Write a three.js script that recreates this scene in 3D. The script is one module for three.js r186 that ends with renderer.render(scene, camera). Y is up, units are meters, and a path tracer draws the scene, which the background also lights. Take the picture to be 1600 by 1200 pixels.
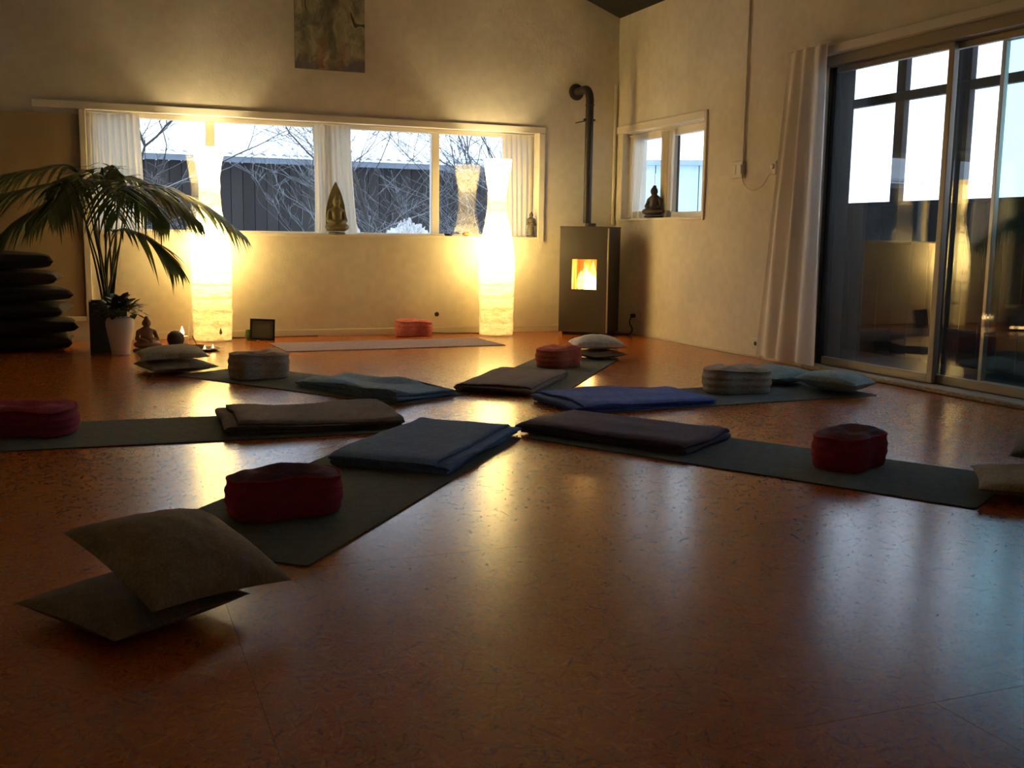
import * as THREE from 'three';
import { RoundedBoxGeometry } from 'three/addons/geometries/RoundedBoxGeometry.js';
import { mergeGeometries, mergeVertices } from 'three/addons/utils/BufferGeometryUtils.js';
import { MarchingCubes } from 'three/addons/objects/MarchingCubes.js';

// ---------------------------------------------------------------- camera, sky, exposure
const scene = new THREE.Scene();
const camera = new THREE.PerspectiveCamera(2 * Math.atan(600 / 1639.4) * 180 / Math.PI, 4 / 3, 0.05, 200);
{
  const m = new THREE.Matrix4().makeBasis(
    new THREE.Vector3(0.93036434, 0.01467511, 0.3663425),
    new THREE.Vector3(0.03711772, 0.99029489, -0.13393394),
    new THREE.Vector3(-0.3647526, 0.13820516, 0.92079035));
  camera.quaternion.setFromRotationMatrix(m);
  camera.position.set(0, 0.88, 0);
}
scene.add(camera);
scene.background = new THREE.Color().setRGB(1.6, 1.98, 2.45);   // even overcast dusk sky
const renderer = new THREE.WebGLRenderer();
renderer.toneMapping = THREE.LinearToneMapping;
renderer.toneMappingExposure = 1.28;
renderer.shadowMap.enabled = true;
const LAMP = new THREE.Color().setRGB(1, 0.79, 0.41);
const LAMP_POWER = 2.7;                                          // candela of each bulb in the paper lamps

// ---------------------------------------------------------------- helpers
function rng(seed) { let a = seed >>> 0; return () => { a = (a + 0x6D2B79F5) | 0; let t = Math.imul(a ^ (a >>> 15), 1 | a); t = (t + Math.imul(t ^ (t >>> 7), 61 | t)) ^ t; return ((t ^ (t >>> 14)) >>> 0) / 4294967296; }; }
const V = (x, y, z) => new THREE.Vector3(x, y, z);
const lerp = (a, b, t) => a + (b - a) * t, clamp = (x, a = 0, b = 1) => Math.min(b, Math.max(a, x));
const smooth = (a, b, x) => { const t = clamp((x - a) / (b - a)); return t * t * (3 - 2 * t); };
function hash(i, j, s) { let h = Math.imul(i, 374761393) ^ Math.imul(j, 668265263) ^ Math.imul(s, 2147483647 ^ 974634777); h = Math.imul(h ^ (h >>> 13), 1274126177); return ((h ^ (h >>> 16)) >>> 0) / 4294967296; }
function noise2(x, y, s = 1, wrap = 0) {
  const i = Math.floor(x), j = Math.floor(y), u = x - i, v = y - j, w = (n) => wrap ? ((n % wrap) + wrap) % wrap : n;
  const f = (t) => t * t * (3 - 2 * t), a = f(u), b = f(v);
  return lerp(lerp(hash(w(i), w(j), s), hash(w(i + 1), w(j), s), a), lerp(hash(w(i), w(j + 1), s), hash(w(i + 1), w(j + 1), s), a), b) * 2 - 1;
}
const taken = {};
function numbered(name) { const n = taken[name] = (taken[name] ?? -1) + 1; return n ? `${name}_${String(n).padStart(3, '0')}` : name; }
function tag(o, label, category, group) { Object.assign(o.userData, { label, category }); if (group) o.userData.group = group; return o; }
function mesh(name, geo, mat, parent) {
  const m = new THREE.Mesh(Array.isArray(geo) ? merge(geo) : geo, mat); m.name = name; m.castShadow = m.receiveShadow = true; (parent ?? scene).add(m); return m;
}
function one(name, label, category, geo, mat, group) { return tag(mesh(numbered(name), geo, mat), label, category, group); }
function thing(name, label, category, [x, y, z] = [0, 0, 0], turn = 0, group) {
  const o = new THREE.Group(); o.name = numbered(name); o.position.set(x, y, z); o.rotation.y = turn; scene.add(o); return tag(o, label, category, group);
}
function struct(name, geo, mat, label) {
  const o = geo ? mesh(numbered(name), geo, mat) : new THREE.Group();
  if (!geo) { o.name = numbered(name); scene.add(o); }
  o.userData.kind = 'structure'; if (label) o.userData.label = label; return o;
}
function merge(list) { return mergeGeometries(list.map((g) => { const n = g.index ? g.toNonIndexed() : g.clone(); for (const k of Object.keys(n.attributes)) if (!['position', 'normal', 'uv'].includes(k)) n.deleteAttribute(k); return n; })); }
function box(x0, x1, y0, y1, z0, z1, r = 0) {
  const w = x1 - x0, h = y1 - y0, d = z1 - z0;
  const g = r ? new RoundedBoxGeometry(w, h, d, 2, Math.min(r, w / 2.1, h / 2.1, d / 2.1)) : new THREE.BoxGeometry(w, h, d);
  return g.translate((x0 + x1) / 2, (y0 + y1) / 2, (z0 + z1) / 2);
}
function cyl(r0, r1, h, x, y, z, n = 24) { return new THREE.CylinderGeometry(r1, r0, h, n).translate(x, y + h / 2, z); }
function lathe(pts, n = 32) { return new THREE.LatheGeometry(pts.map(([r, y]) => new THREE.Vector2(r, y)), n); }
function surface(nu, nv, f, closedU = false) {         // f(u, v) -> [x, y, z, s, t]
  const pos = [], uv = [], idx = [];
  for (let j = 0; j <= nv; j++) for (let i = 0; i <= nu; i++) { const p = f(i / nu, j / nv); pos.push(p[0], p[1], p[2]); uv.push(p[3] ?? i / nu, p[4] ?? j / nv); }
  const W = nu + 1;
  for (let j = 0; j < nv; j++) for (let i = 0; i < nu; i++) { const a = j * W + i, b = a + 1, c = a + W, d = c + 1; idx.push(a, c, b, b, c, d); }
  const g = new THREE.BufferGeometry();
  g.setAttribute('position', new THREE.Float32BufferAttribute(pos, 3)); g.setAttribute('uv', new THREE.Float32BufferAttribute(uv, 2)); g.setIndex(idx);
  g.computeVertexNormals();
  if (closedU) { const n = g.attributes.normal; for (let j = 0; j <= nv; j++) { const a = j * W, b = a + nu; const v = V(n.getX(a) + n.getX(b), n.getY(a) + n.getY(b), n.getZ(a) + n.getZ(b)).normalize(); n.setXYZ(a, v.x, v.y, v.z); n.setXYZ(b, v.x, v.y, v.z); } }
  return g;
}
function tube(pts, radius, sides = 8, caps = true) {   // pts: Vector3[], radius number or (t) => r
  const P = pts.map((p) => p.isVector3 ? p : V(...p)), n = P.length, pos = [], nor = [], uv = [], idx = [];
  let nrm = null, len = 0; const rad = (t) => typeof radius === 'function' ? radius(t) : radius;
  for (let i = 0; i < n; i++) {
    const t = P[Math.min(i + 1, n - 1)].clone().sub(P[Math.max(i - 1, 0)]).normalize();
    if (!nrm) nrm = Math.abs(t.y) < 0.9 ? V(0, 1, 0) : V(1, 0, 0);
    nrm = nrm.clone().addScaledVector(t, -nrm.dot(t)).normalize(); const b = t.clone().cross(nrm); const r = rad(i / (n - 1));
    if (i) len += P[i].distanceTo(P[i - 1]);
    for (let k = 0; k <= sides; k++) { const a = k / sides * Math.PI * 2, d = nrm.clone().multiplyScalar(Math.cos(a)).addScaledVector(b, Math.sin(a)); pos.push(P[i].x + d.x * r, P[i].y + d.y * r, P[i].z + d.z * r); nor.push(d.x, d.y, d.z); uv.push(a * r, len); }
  }
  const W = sides + 1;
  for (let i = 0; i < n - 1; i++) for (let k = 0; k < sides; k++) { const a = i * W + k; idx.push(a, a + 1, a + W, a + 1, a + W + 1, a + W); }
  if (caps) for (const [at, s] of [[0, -1], [n - 1, 1]]) {
    const c = pos.length / 3, t = P[Math.min(at + 1, n - 1)].clone().sub(P[Math.max(at - 1, 0)]).normalize().multiplyScalar(s);
    pos.push(P[at].x, P[at].y, P[at].z); nor.push(t.x, t.y, t.z); uv.push(0, 0);
    for (let k = 0; k <= sides; k++) { const q = at * W + k; pos.push(pos[q * 3], pos[q * 3 + 1], pos[q * 3 + 2]); nor.push(t.x, t.y, t.z); uv.push(0, 0); }
    for (let k = 0; k < sides; k++) s > 0 ? idx.push(c, c + 1 + k, c + 2 + k) : idx.push(c, c + 2 + k, c + 1 + k);
  }
  const g = new THREE.BufferGeometry(); g.setAttribute('position', new THREE.Float32BufferAttribute(pos, 3)); g.setAttribute('normal', new THREE.Float32BufferAttribute(nor, 3)); g.setAttribute('uv', new THREE.Float32BufferAttribute(uv, 2)); g.setIndex(idx); return g;
}
function curve(pts, n = 24) { return new THREE.CatmullRomCurve3(pts.map((p) => V(...p))).getPoints(n); }
function sdfGeometry(sdf, half, res = 40) {            // field centred on (0, half, 0)
  const mc = new MarchingCubes(res, new THREE.MeshStandardMaterial(), false, false, 60000); mc.isolation = 0; mc.reset();
  const h = res / 2;
  for (let k = 0; k < res; k++) for (let j = 0; j < res; j++) for (let i = 0; i < res; i++) mc.field[i + j * res + k * res * res] = -sdf((i - h) / h * half, (j - h) / h * half + half, (k - h) / h * half);
  mc.update();
  const n = mc.count ?? mc.geometry.drawRange.count, pos = new Float32Array(mc.positionArray.slice(0, n * 3)), nor = new Float32Array(n * 3), e = half * 0.02;
  for (let i = 0; i < n; i++) {
    const x = pos[i * 3] *= half, y = pos[i * 3 + 1] = pos[i * 3 + 1] * half + half, z = pos[i * 3 + 2] *= half;
    const d = V(sdf(x + e, y, z) - sdf(x - e, y, z), sdf(x, y + e, z) - sdf(x, y - e, z), sdf(x, y, z + e) - sdf(x, y, z - e)).normalize(); nor.set([d.x, d.y, d.z], i * 3);
  }
  const g = new THREE.BufferGeometry(); g.setAttribute('position', new THREE.BufferAttribute(pos, 3)); g.setAttribute('normal', new THREE.BufferAttribute(nor, 3));
  g.setAttribute('uv', new THREE.BufferAttribute(new Float32Array(n * 2), 2)); return g;
}
const smin = (a, b, k) => { const h = Math.max(k - Math.abs(a - b), 0) / k; return Math.min(a, b) - h * h * k / 4; };
const ell = (x, y, z, cx, cy, cz, rx, ry, rz) => { const q = Math.hypot((x - cx) / rx, (y - cy) / ry, (z - cz) / rz), g = Math.hypot((x - cx) / rx / rx, (y - cy) / ry / ry, (z - cz) / rz / rz); return g < 1e-9 ? -Math.min(rx, ry, rz) : q * (q - 1) / g; };
const cap = (x, y, z, a, b, ra, rb) => { const bx = b[0] - a[0], by = b[1] - a[1], bz = b[2] - a[2], t = clamp(((x - a[0]) * bx + (y - a[1]) * by + (z - a[2]) * bz) / (bx * bx + by * by + bz * bz)); return Math.hypot(x - a[0] - bx * t, y - a[1] - by * t, z - a[2] - bz * t) - lerp(ra, rb, t); };

// ---------------------------------------------------------------- textures and materials
function tex(w, h, fn, { srgb = false, repeat = [1, 1] } = {}) {
  const d = new Uint8Array(w * h * 4); let k = 0;
  for (let j = 0; j < h; j++) for (let i = 0; i < w; i++) { const c = fn(i, j); d[k++] = c[0]; d[k++] = c[1]; d[k++] = c[2]; d[k++] = 255; }
  const t = new THREE.DataTexture(d, w, h); t.wrapS = t.wrapT = THREE.RepeatWrapping; t.magFilter = THREE.LinearFilter; t.minFilter = THREE.LinearMipmapLinearFilter; t.generateMipmaps = true;
  if (srgb) t.colorSpace = THREE.SRGBColorSpace; t.repeat.set(...repeat); t.needsUpdate = true; return t;
}
const grey = (v) => { const c = clamp(v) * 255; return [c, c, c]; };
// oriented strand board: thousands of overlapping wood flakes, uv in metres (one tile is 2.4 m)
const osb = (() => {
  const N = 2048, M = N / 2.4, col = new Float32Array(N * N * 3), hgt = new Float32Array(N * N), pit = new Float32Array(N * N), r = rng(11);
  for (let i = 0; i < N * N; i++) { col[i * 3] = 0.74; col[i * 3 + 1] = 0.5; col[i * 3 + 2] = 0.28; }
  for (let s = 0; s < 52000; s++) {
    const L = (0.012 + r() * r() * 0.06) * M, W = (0.0018 + r() * r() * 0.01) * M, a = (r() - 0.5) * Math.PI * (r() < 0.55 ? 1 : 2), cx = r() * N, cy = r() * N, ca = Math.cos(a), sa = Math.sin(a);
    const t = r(), dark = r() < 0.16, base = dark ? [0.42 + 0.12 * t, 0.24 + 0.08 * t, 0.11 + 0.05 * t] : [0.62 + 0.24 * t, 0.4 + 0.21 * t, 0.19 + 0.17 * t], hh = r(), R = Math.ceil(L / 2 + W);
    const ex = Math.abs(ca) * L / 2 + Math.abs(sa) * W / 2 + 1, ey = Math.abs(sa) * L / 2 + Math.abs(ca) * W / 2 + 1;
    for (let y = Math.floor(cy - ey); y <= cy + ey; y++) for (let x = Math.floor(cx - ex); x <= cx + ex; x++) {
      const u = (x - cx) * ca + (y - cy) * sa, v = -(x - cx) * sa + (y - cy) * ca;
      if (Math.abs(u) > L / 2 || Math.abs(v) > W / 2 * (1 - 0.6 * Math.pow(Math.abs(u) * 2 / L, 3))) continue;
      const i = (((y % N) + N) % N) * N + (((x % N) + N) % N), g = 0.94 + 0.12 * hash(Math.floor(v * 0.9 + 500), s, 3), k = dark ? 0.62 : 0.75;
      for (let c = 0; c < 3; c++) col[i * 3 + c] = lerp(col[i * 3 + c], base[c] * g, k); hgt[i] = lerp(hgt[i], hh, 0.8);
    }
  }
  for (let s = 0; s < 24000; s++) {                     // little open gaps between the flakes
    const L = (0.003 + r() * r() * 0.009) * M, W = (0.0016 + r() * 0.003) * M, a = (r() - 0.5) * 2.2, cx = r() * N, cy = r() * N, ca = Math.cos(a), sa = Math.sin(a), R = L / 2 + W;
    for (let y = Math.floor(cy - R); y <= cy + R; y++) for (let x = Math.floor(cx - R); x <= cx + R; x++) {
      const u = ((x - cx) * ca + (y - cy) * sa) / (L / 2), v = (-(x - cx) * sa + (y - cy) * ca) / (W / 2), d = u * u + v * v; if (d > 1) continue;
      const i = (((y % N) + N) % N) * N + (((x % N) + N) % N); pit[i] = Math.max(pit[i], Math.min(1, (1 - d) * 2));
    }
  }
  const at = (f) => (i, j) => f(j * N + i);
  return {
    map: tex(N, N, at((i) => [0, 1, 2].map((c) => clamp(col[i * 3 + c] * (1 - 0.45 * pit[i])) * 255)), { srgb: true, repeat: [1 / 2.4, 1 / 2.4] }),
    rough: tex(N, N, at((i) => grey(0.5 + 0.1 * (hgt[i] - 0.5) + 0.45 * pit[i])), { repeat: [1 / 2.4, 1 / 2.4] }),
    bump: tex(N, N, at((i) => grey(0.6 + 0.18 * (hgt[i] - 0.5) - 0.25 * pit[i])), { repeat: [1 / 2.4, 1 / 2.4] }),
  };
})();
const plasterBump = tex(512, 512, (i, j) => grey(0.5 + 0.25 * noise2(i / 8, j / 8, 3, 64) + 0.2 * noise2(i / 32, j / 32, 4, 16) + 0.12 * noise2(i / 2, j / 2, 5, 256)), { repeat: [1.2, 1.2] });
const plasterMap = tex(512, 512, (i, j) => grey(0.955 + 0.025 * noise2(i / 64, j / 64, 6, 8) + 0.02 * noise2(i / 12, j / 12, 7, 42.6666 | 0)), { srgb: true, repeat: [0.5, 0.5] });
const weaveBump = tex(256, 256, (i, j) => grey(0.5 + 0.25 * Math.sin(i * Math.PI / 4) * Math.sin(j * Math.PI / 4) + 0.25 * noise2(i / 3, j / 3, 8, 85)), { repeat: [12, 12] });
const fleeceBump = tex(256, 256, (i, j) => grey(0.5 + 0.3 * noise2(i / 4, j / 4, 9, 64) + 0.2 * noise2(i / 10, j / 10, 10, 25)), { repeat: [9, 9] });
const fleeceMap = tex(256, 256, (i, j) => grey(0.86 + 0.09 * noise2(i / 5, j / 5, 12, 51) + 0.05 * noise2(i / 32, j / 32, 13, 8)), { srgb: true, repeat: [5, 5] });
const paperMap = tex(512, 512, (i, j) => { const f = Math.max(0, noise2(i / 30 + 2 * noise2(i / 60, j / 60, 15, 8), j / 7, 14)); return [250 - 26 * f, 246 - 32 * f, 232 - 48 * f]; }, { srgb: true, repeat: [1, 1] });
const paperBump = tex(512, 512, (i, j) => grey(0.5 + 0.3 * noise2(i / 16, j / 6, 16) + 0.2 * noise2(i / 5, j / 3, 17)), { repeat: [1, 1] });
const woodMap = tex(256, 512, (i, j) => { const f = 0.8 + 0.14 * noise2(i / 5, j / 90, 18) + 0.08 * noise2(i / 2, j / 30, 19); return grey(f); }, { srgb: true, repeat: [3, 1] });
const printMap = tex(256, 400, (i, j) => {             // faded print of draped cloth and twigs
  const x0 = i / 256, y0 = j / 400, x = x0 + 0.07 * noise2(x0 * 5, y0 * 6, 31) + 0.03 * noise2(x0 * 14, y0 * 16, 32), y = y0 + 0.05 * noise2(x0 * 6, y0 * 5, 33) + 0.02 * noise2(x0 * 15, y0 * 15, 34), n = noise2(x * 7, y * 9, 20) * 0.5 + noise2(x * 22, y * 26, 21) * 0.3 + noise2(x * 60, y * 60, 22) * 0.2;
  let c = [150 + 62 * n, 148 + 58 * n, 124 + 50 * n];
  const mix = (k, d) => { k = clamp(k); c = c.map((v, q) => lerp(v, d[q] + 14 * n, k)); };
  const wob = 0.04 * noise2(y * 8, 3, 23);
  mix(smooth(0.2, 0.02, Math.abs(x - 0.6 - wob)) * smooth(0.45, 0.62, y), [92, 76, 66]);
  mix(0.6 * smooth(0.075, 0.01, Math.abs(x - 0.52 - wob)) * smooth(0.6, 0.5, y) * smooth(0.08, 0.16, y), [92, 98, 82]);
  mix(0.8 * smooth(0.02, 0.005, Math.abs(x - 0.16 + 0.5 * (y - 0.62) - wob)) * smooth(0.5, 0.56, y), [52, 46, 32]);
  mix(0.8 * smooth(0.018, 0.005, Math.abs(y - 0.52 + 0.5 * (x - 0.75))) * smooth(0.72, 0.76, x), [42, 38, 26]);
  mix(0.5 * smooth(0.09, 0.03, Math.abs(x - 0.34 - 0.25 * (0.25 - y) + wob)) * smooth(0.34, 0.26, y), [168, 116, 92]);
  mix(0.5 * smooth(0.09, 0.03, Math.abs(x - 0.68 + 0.3 * (0.25 - y) - wob)) * smooth(0.32, 0.22, y), [160, 116, 102]);
  mix(0.85 * smooth(0.11, 0.05, y + 0.06 * n) * (smooth(0.42, 0.3, x) + smooth(0.58, 0.68, x)), [108, 104, 118]);
  mix(0.6 * smooth(0.03, 0.012, Math.abs(x - 0.46 + 0.4 * (y - 0.1) * Math.sin(y * 40))) * smooth(0.2, 0.12, y), [214, 176, 160]);
  return c.map((v) => clamp(v, 0, 255));
}, { srgb: true });

const std = (o) => new THREE.MeshStandardMaterial(o), phys = (o) => new THREE.MeshPhysicalMaterial(o);
const lin = (r, g, b) => new THREE.Color().setRGB(r, g, b);
const M = {
  wall: std({ color: lin(0.84, 0.78, 0.66), map: plasterMap, roughness: 0.92, bumpMap: plasterBump, bumpScale: 0.0012 }),
  paint: std({ color: lin(0.82, 0.77, 0.67), roughness: 0.55 }),
  ceiling: std({ color: lin(0.74, 0.68, 0.57), map: plasterMap, roughness: 0.9 }),
  beam: std({ color: lin(0.022, 0.016, 0.012), map: woodMap, roughness: 0.8 }),
  darkPanel: std({ color: lin(0.5, 0.37, 0.21), map: plasterMap, roughness: 0.85 }),
  subfloor: std({ color: lin(0.06, 0.035, 0.02), roughness: 0.9 }),
  pane: phys({ color: 0xffffff, transmission: 1, thickness: 0, roughness: 0, ior: 1.52 }),
  tealPane: phys({ color: lin(0.72, 0.93, 0.97), transmission: 1, thickness: 0, roughness: 0, ior: 1.52 }),
  alu: std({ color: lin(0.32, 0.27, 0.21), roughness: 0.45, metalness: 0.35 }),
  sillWood: std({ color: lin(0.5, 0.4, 0.26), map: woodMap, roughness: 0.5 }),
  darkTimber: std({ color: lin(0.035, 0.04, 0.045), map: woodMap, roughness: 0.75 }),
  curtain: phys({ color: lin(0.8, 0.74, 0.62), roughness: 1, transmission: 0.42, thickness: 0, bumpMap: weaveBump, bumpScale: 0.0004, side: THREE.DoubleSide }),
  heavyCurtain: phys({ color: lin(0.93, 0.88, 0.82), roughness: 1, transmission: 0.3, thickness: 0, bumpMap: weaveBump, bumpScale: 0.0006, side: THREE.DoubleSide }),
  paper: phys({ color: lin(0.95, 0.9, 0.74), map: paperMap, roughness: 1, transmission: 0.6, thickness: 0, bumpMap: paperBump, bumpScale: 0.004, side: THREE.DoubleSide }),
  bulb: std({ color: 0xffffff, emissive: lin(1, 0.72, 0.35), emissiveIntensity: 9, roughness: 0.4 }),
  black: std({ color: lin(0.015, 0.014, 0.013), roughness: 0.5 }),
  stove: std({ color: lin(0.05, 0.041, 0.036), roughness: 0.5, metalness: 0.1 }),
  stoveTrim: std({ color: lin(0.42, 0.37, 0.3), roughness: 0.35, metalness: 0.7 }),
  pipe: std({ color: lin(0.05, 0.042, 0.036), roughness: 0.55, metalness: 0.3 }),
  brickLining: std({ color: lin(0.55, 0.36, 0.2), roughness: 0.9 }),
  snow: std({ color: lin(0.82, 0.86, 0.92), roughness: 0.9, bumpMap: plasterBump, bumpScale: 0.01 }),
  frost: std({ color: lin(0.4, 0.45, 0.52), roughness: 0.95 }),
  bark: std({ color: lin(0.075, 0.066, 0.06), roughness: 0.95 }),
  shedWood: [0.055, 0.066, 0.046].map((k) => std({ color: lin(k * 1.05, k * 0.92, k * 0.88), map: woodMap, roughness: 0.9 })),
  brass: std({ color: lin(0.5, 0.33, 0.12), roughness: 0.35, metalness: 0.9 }),
  wax: std({ color: lin(0.8, 0.72, 0.55), roughness: 0.6 }),
  flame: std({ color: 0x000000, emissive: lin(1, 0.62, 0.22), emissiveIntensity: 7, roughness: 1 }),
  glass: phys({ color: 0xffffff, transmission: 1, thickness: 0, roughness: 0.02, ior: 1.45 }),
  white: std({ color: lin(0.75, 0.7, 0.62), roughness: 0.45 }),
};
const cloth = (r, g, b, bump = fleeceBump, scale = 0.0025, sheen = 0.3) => phys({ color: lin(r, g, b), map: fleeceMap, roughness: 0.95, bumpMap: bump, bumpScale: scale, sheen, sheenRoughness: 0.6, sheenColor: lin(Math.min(1, r * 1.6), Math.min(1, g * 1.6), Math.min(1, b * 1.6)) });

// ---------------------------------------------------------------- room shell
const BZ = -9.15, RX = 4.66, LX = -3.4, FZ = 1.3, EAVE = 2.95, RIDGE_X = 0.63, RIDGE_Y = EAVE + (RX - RIDGE_X) * 0.62;
function wallGeo(outline, holes, depth) {
  const s = new THREE.Shape(outline.map((p) => new THREE.Vector2(...p)));
  for (const [a, b, c, d] of holes) s.holes.push(new THREE.Path([[a, c], [a, d], [b, d], [b, c]].map((p) => new THREE.Vector2(...p))));
  return new THREE.ExtrudeGeometry(s, { depth, bevelEnabled: false });
}
{ // floor of strand board panels laid over a subfloor; the joints stay open a little
  const f = struct('floor', null, null, 'varnished orange strand board floor');
  mesh('subfloor', box(LX - 0.25, RX + 0.25, -0.12, -0.019, BZ - 0.3, FZ + 0.25), M.subfloor, f);
  const tints = [[1, 1, 1], [0.95, 0.94, 0.93], [1.04, 1.02, 1.0]].map(([r, g, b]) => phys({ color: lin(1.0 * r, 0.6 * g, 0.2 * b), map: osb.map, roughness: 0.47, roughnessMap: osb.rough, bumpMap: osb.bump, bumpScale: 0.00035, ior: 1.5, clearcoat: 0.12, clearcoatRoughness: 0.18 }));
  const r = rng(5); let n = 0, row = 0;
  for (let z1 = 2.17; z1 > BZ; z1 -= 1.22, row++) {
    const z0 = Math.max(z1 - 1.22, BZ), zt = Math.min(z1, FZ); if (z0 >= FZ) continue;
    for (let x0 = LX - (row % 2) * 1.22; x0 < RX; x0 += 2.44) {
      const a = Math.max(x0, LX), b = Math.min(x0 + 2.44, RX); if (b - a < 0.05) continue;
      const g = box(a + 0.0004, b - 0.0004, -0.018, 0, z0 + 0.0004, zt - 0.0004), p = g.attributes.position, u = g.attributes.uv, ox = r() * 2.4, oz = r() * 2.4;
      for (let i = 0; i < p.count; i++) u.setXY(i, p.getX(i) + ox, p.getZ(i) + oz);
      mesh(n ? `floor_panel_${String(n).padStart(3, '0')}` : 'floor_panel', g, tints[Math.floor(r() * 3)], f); n++;
    }
  }
}
// back wall (gable end) with the long window opening and the shallow niche for the dark panel
struct('wall_back', wallGeo([[LX - 0.25, -0.1], [RX + 0.25, -0.1], [RX + 0.25, EAVE - 0.1], [RIDGE_X, RIDGE_Y], [LX - 0.25, EAVE - 0.1]], [[-0.03, 3.86, 0.885, 1.84]], 0.3).translate(0, 0, BZ - 0.3), M.wall);
struct('wall_right', wallGeo([[-FZ - 0.25, -0.1], [-BZ + 0.0, -0.1], [-BZ + 0.0, EAVE + 0.05], [-FZ - 0.25, EAVE + 0.05]], [[7.565, 9.02, 1.075, 1.86], [3.1, 6.1, 0.0, 2.13]], 0.26).rotateY(Math.PI / 2).translate(RX, 0, 0), M.wall);
struct('wall_left', box(LX - 0.25, LX, -0.1, EAVE + 0.05, BZ, FZ + 0.25), M.wall);
struct('wall_front', wallGeo([[LX, -0.1], [RX, -0.1], [RX, EAVE - 0.02], [RIDGE_X, RIDGE_Y], [LX, EAVE - 0.02]], [], 0.25).translate(0, 0, FZ), M.wall);
{
  const s = (RIDGE_Y - EAVE) / (RX - RIDGE_X), o = 0.45;
  const prof = [[RX + o, EAVE - o * s], [RIDGE_X, RIDGE_Y], [LX - o, EAVE - o * s], [LX - o, EAVE - o * s + 0.22], [RIDGE_X, RIDGE_Y + 0.25], [RX + o, EAVE - o * s + 0.22]];
  struct('ceiling', wallGeo(prof, [], FZ - BZ + 0.9).translate(0, 0, BZ - 0.4), M.ceiling, 'cream sloping ceiling under the roof');
  const e = 0.42; struct('trim_4', wallGeo([[RX, EAVE - 0.02], [RX, EAVE + 0.06], [RX - e, EAVE + 0.06 + e * s], [RX - e, EAVE - 0.02 + e * s - 0.1]], [], FZ - BZ - 0.002).translate(0, 0, BZ + 0.001), M.beam, 'dark stained eaves beam above right wall');
}
struct('baseboard_back', [box(-0.05, RX, 0, 0.06, BZ, BZ + 0.012, 0.004)], M.wall);
struct('baseboard_right', [box(RX - 0.008, RX, 0, 0.022, BZ + 0.012, -6.66, 0.003)], M.wall);
// painted trim around the long window
struct('trim_1', box(-0.42, 3.92, 1.835, 1.893, BZ, BZ + 0.014, 0.004), M.paint, 'cream painted board above long back window');
struct('trim_2', box(3.855, 3.915, 0.845, 1.834, BZ, BZ + 0.02, 0.005), M.paint, 'cream painted upright board right of long back window');
{ // dark panel at the left end of the back wall
  const t = struct('trim_3', null, null, 'dark brown board panel with cream frame behind the palm');
  mesh('panel_board', box(-1.5, -0.085, 0.2, 1.79, BZ, BZ + 0.012), M.darkPanel, t);
  mesh('frame_stile', box(-0.084, -0.035, 0.155, 1.83, BZ, BZ + 0.03, 0.005), M.paint, t);
  mesh('frame_rail', box(-1.5, -0.085, 0.16, 0.199, BZ, BZ + 0.03, 0.005), M.paint, t);
}
function panes(parent, list, mat = M.pane, axis = 'z', gap = 0.016) {   // double glazing
  for (const [a, b, y0, y1, at] of list) for (const d of [0, gap]) {
    const g = axis === 'z' ? new THREE.PlaneGeometry(b - a, y1 - y0).translate((a + b) / 2, (y0 + y1) / 2, at - d) : new THREE.PlaneGeometry(b - a, y1 - y0).rotateY(-Math.PI / 2).translate(at + d, (y0 + y1) / 2, (a + b) / 2);
    mesh('pane', g, mat, parent);
  }
}
{ // long window in the back wall: four lights
  const w = struct('window_1', null, null, 'long four-light window with cream frame in back wall'), z0 = BZ - 0.2, z1 = BZ - 0.13;
  const bar = (n, ...b) => mesh(n, box(...b, z0, z1, 0.006), M.paint, w);
  bar('head_rail', -0.03, 3.86, 1.8, 1.84); bar('bottom_rail', -0.03, 3.86, 0.885, 0.905); bar('jamb', -0.03, 0.02, 0.905, 1.8); bar('jamb', 3.815, 3.86, 0.905, 1.8);
  const mull = [0.93, 1.915, 2.9]; for (const m of mull) bar('mullion', m - 0.036, m + 0.036, 0.905, 1.8);
  const xs = [0.02, ...mull.flatMap((m) => [m - 0.036, m + 0.036]), 3.815];
  panes(w, [0, 1, 2, 3].map((k) => [xs[2 * k], xs[2 * k + 1], 0.905, 1.8, BZ - 0.155]));
  mesh('window_sill', box(-0.028, 3.858, 0.862, 0.886, BZ - 0.129, BZ + 0.018, 0.005), M.paint, w);
}
{ // small window in the right wall
  const w = struct('window_2', null, null, 'small two-light cream window in right wall'), a = RX + 0.1, b = RX + 0.16;
  const bar = (n, z0, z1, y0, y1) => mesh(n, box(a, b, y0, y1, z0, z1, 0.005), M.paint, w);
  bar('head_rail', -9.02, -7.565, 1.79, 1.86); bar('bottom_rail', -9.02, -7.565, 1.075, 1.125); bar('jamb', -9.02, -8.95, 1.125, 1.79); bar('jamb', -7.635, -7.565, 1.125, 1.79);
  bar('mullion', -8.46, -8.262, 1.125, 1.79);
  mesh('casement_edge', box(b - 0.01, b + 0.005, 1.125, 1.79, -8.26, -8.24, 0.003), M.darkTimber, w);
  panes(w, [[-8.95, -8.46, 1.125, 1.79, RX + 0.125], [-8.24, -7.635, 1.125, 1.79, RX + 0.125]], M.pane, 'x');
  mesh('window_sill', box(RX - 0.02, a, 1.05, 1.074, -9.02, -7.565, 0.004), M.paint, w);
  mesh('casing', box(RX - 0.018, RX, 1.045, 1.93, -7.563, -7.53, 0.004), M.paint, w);
  mesh('casing', box(RX - 0.018, RX, 1.862, 1.93, -9.14, -7.565, 0.004), M.paint, w);
}
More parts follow.
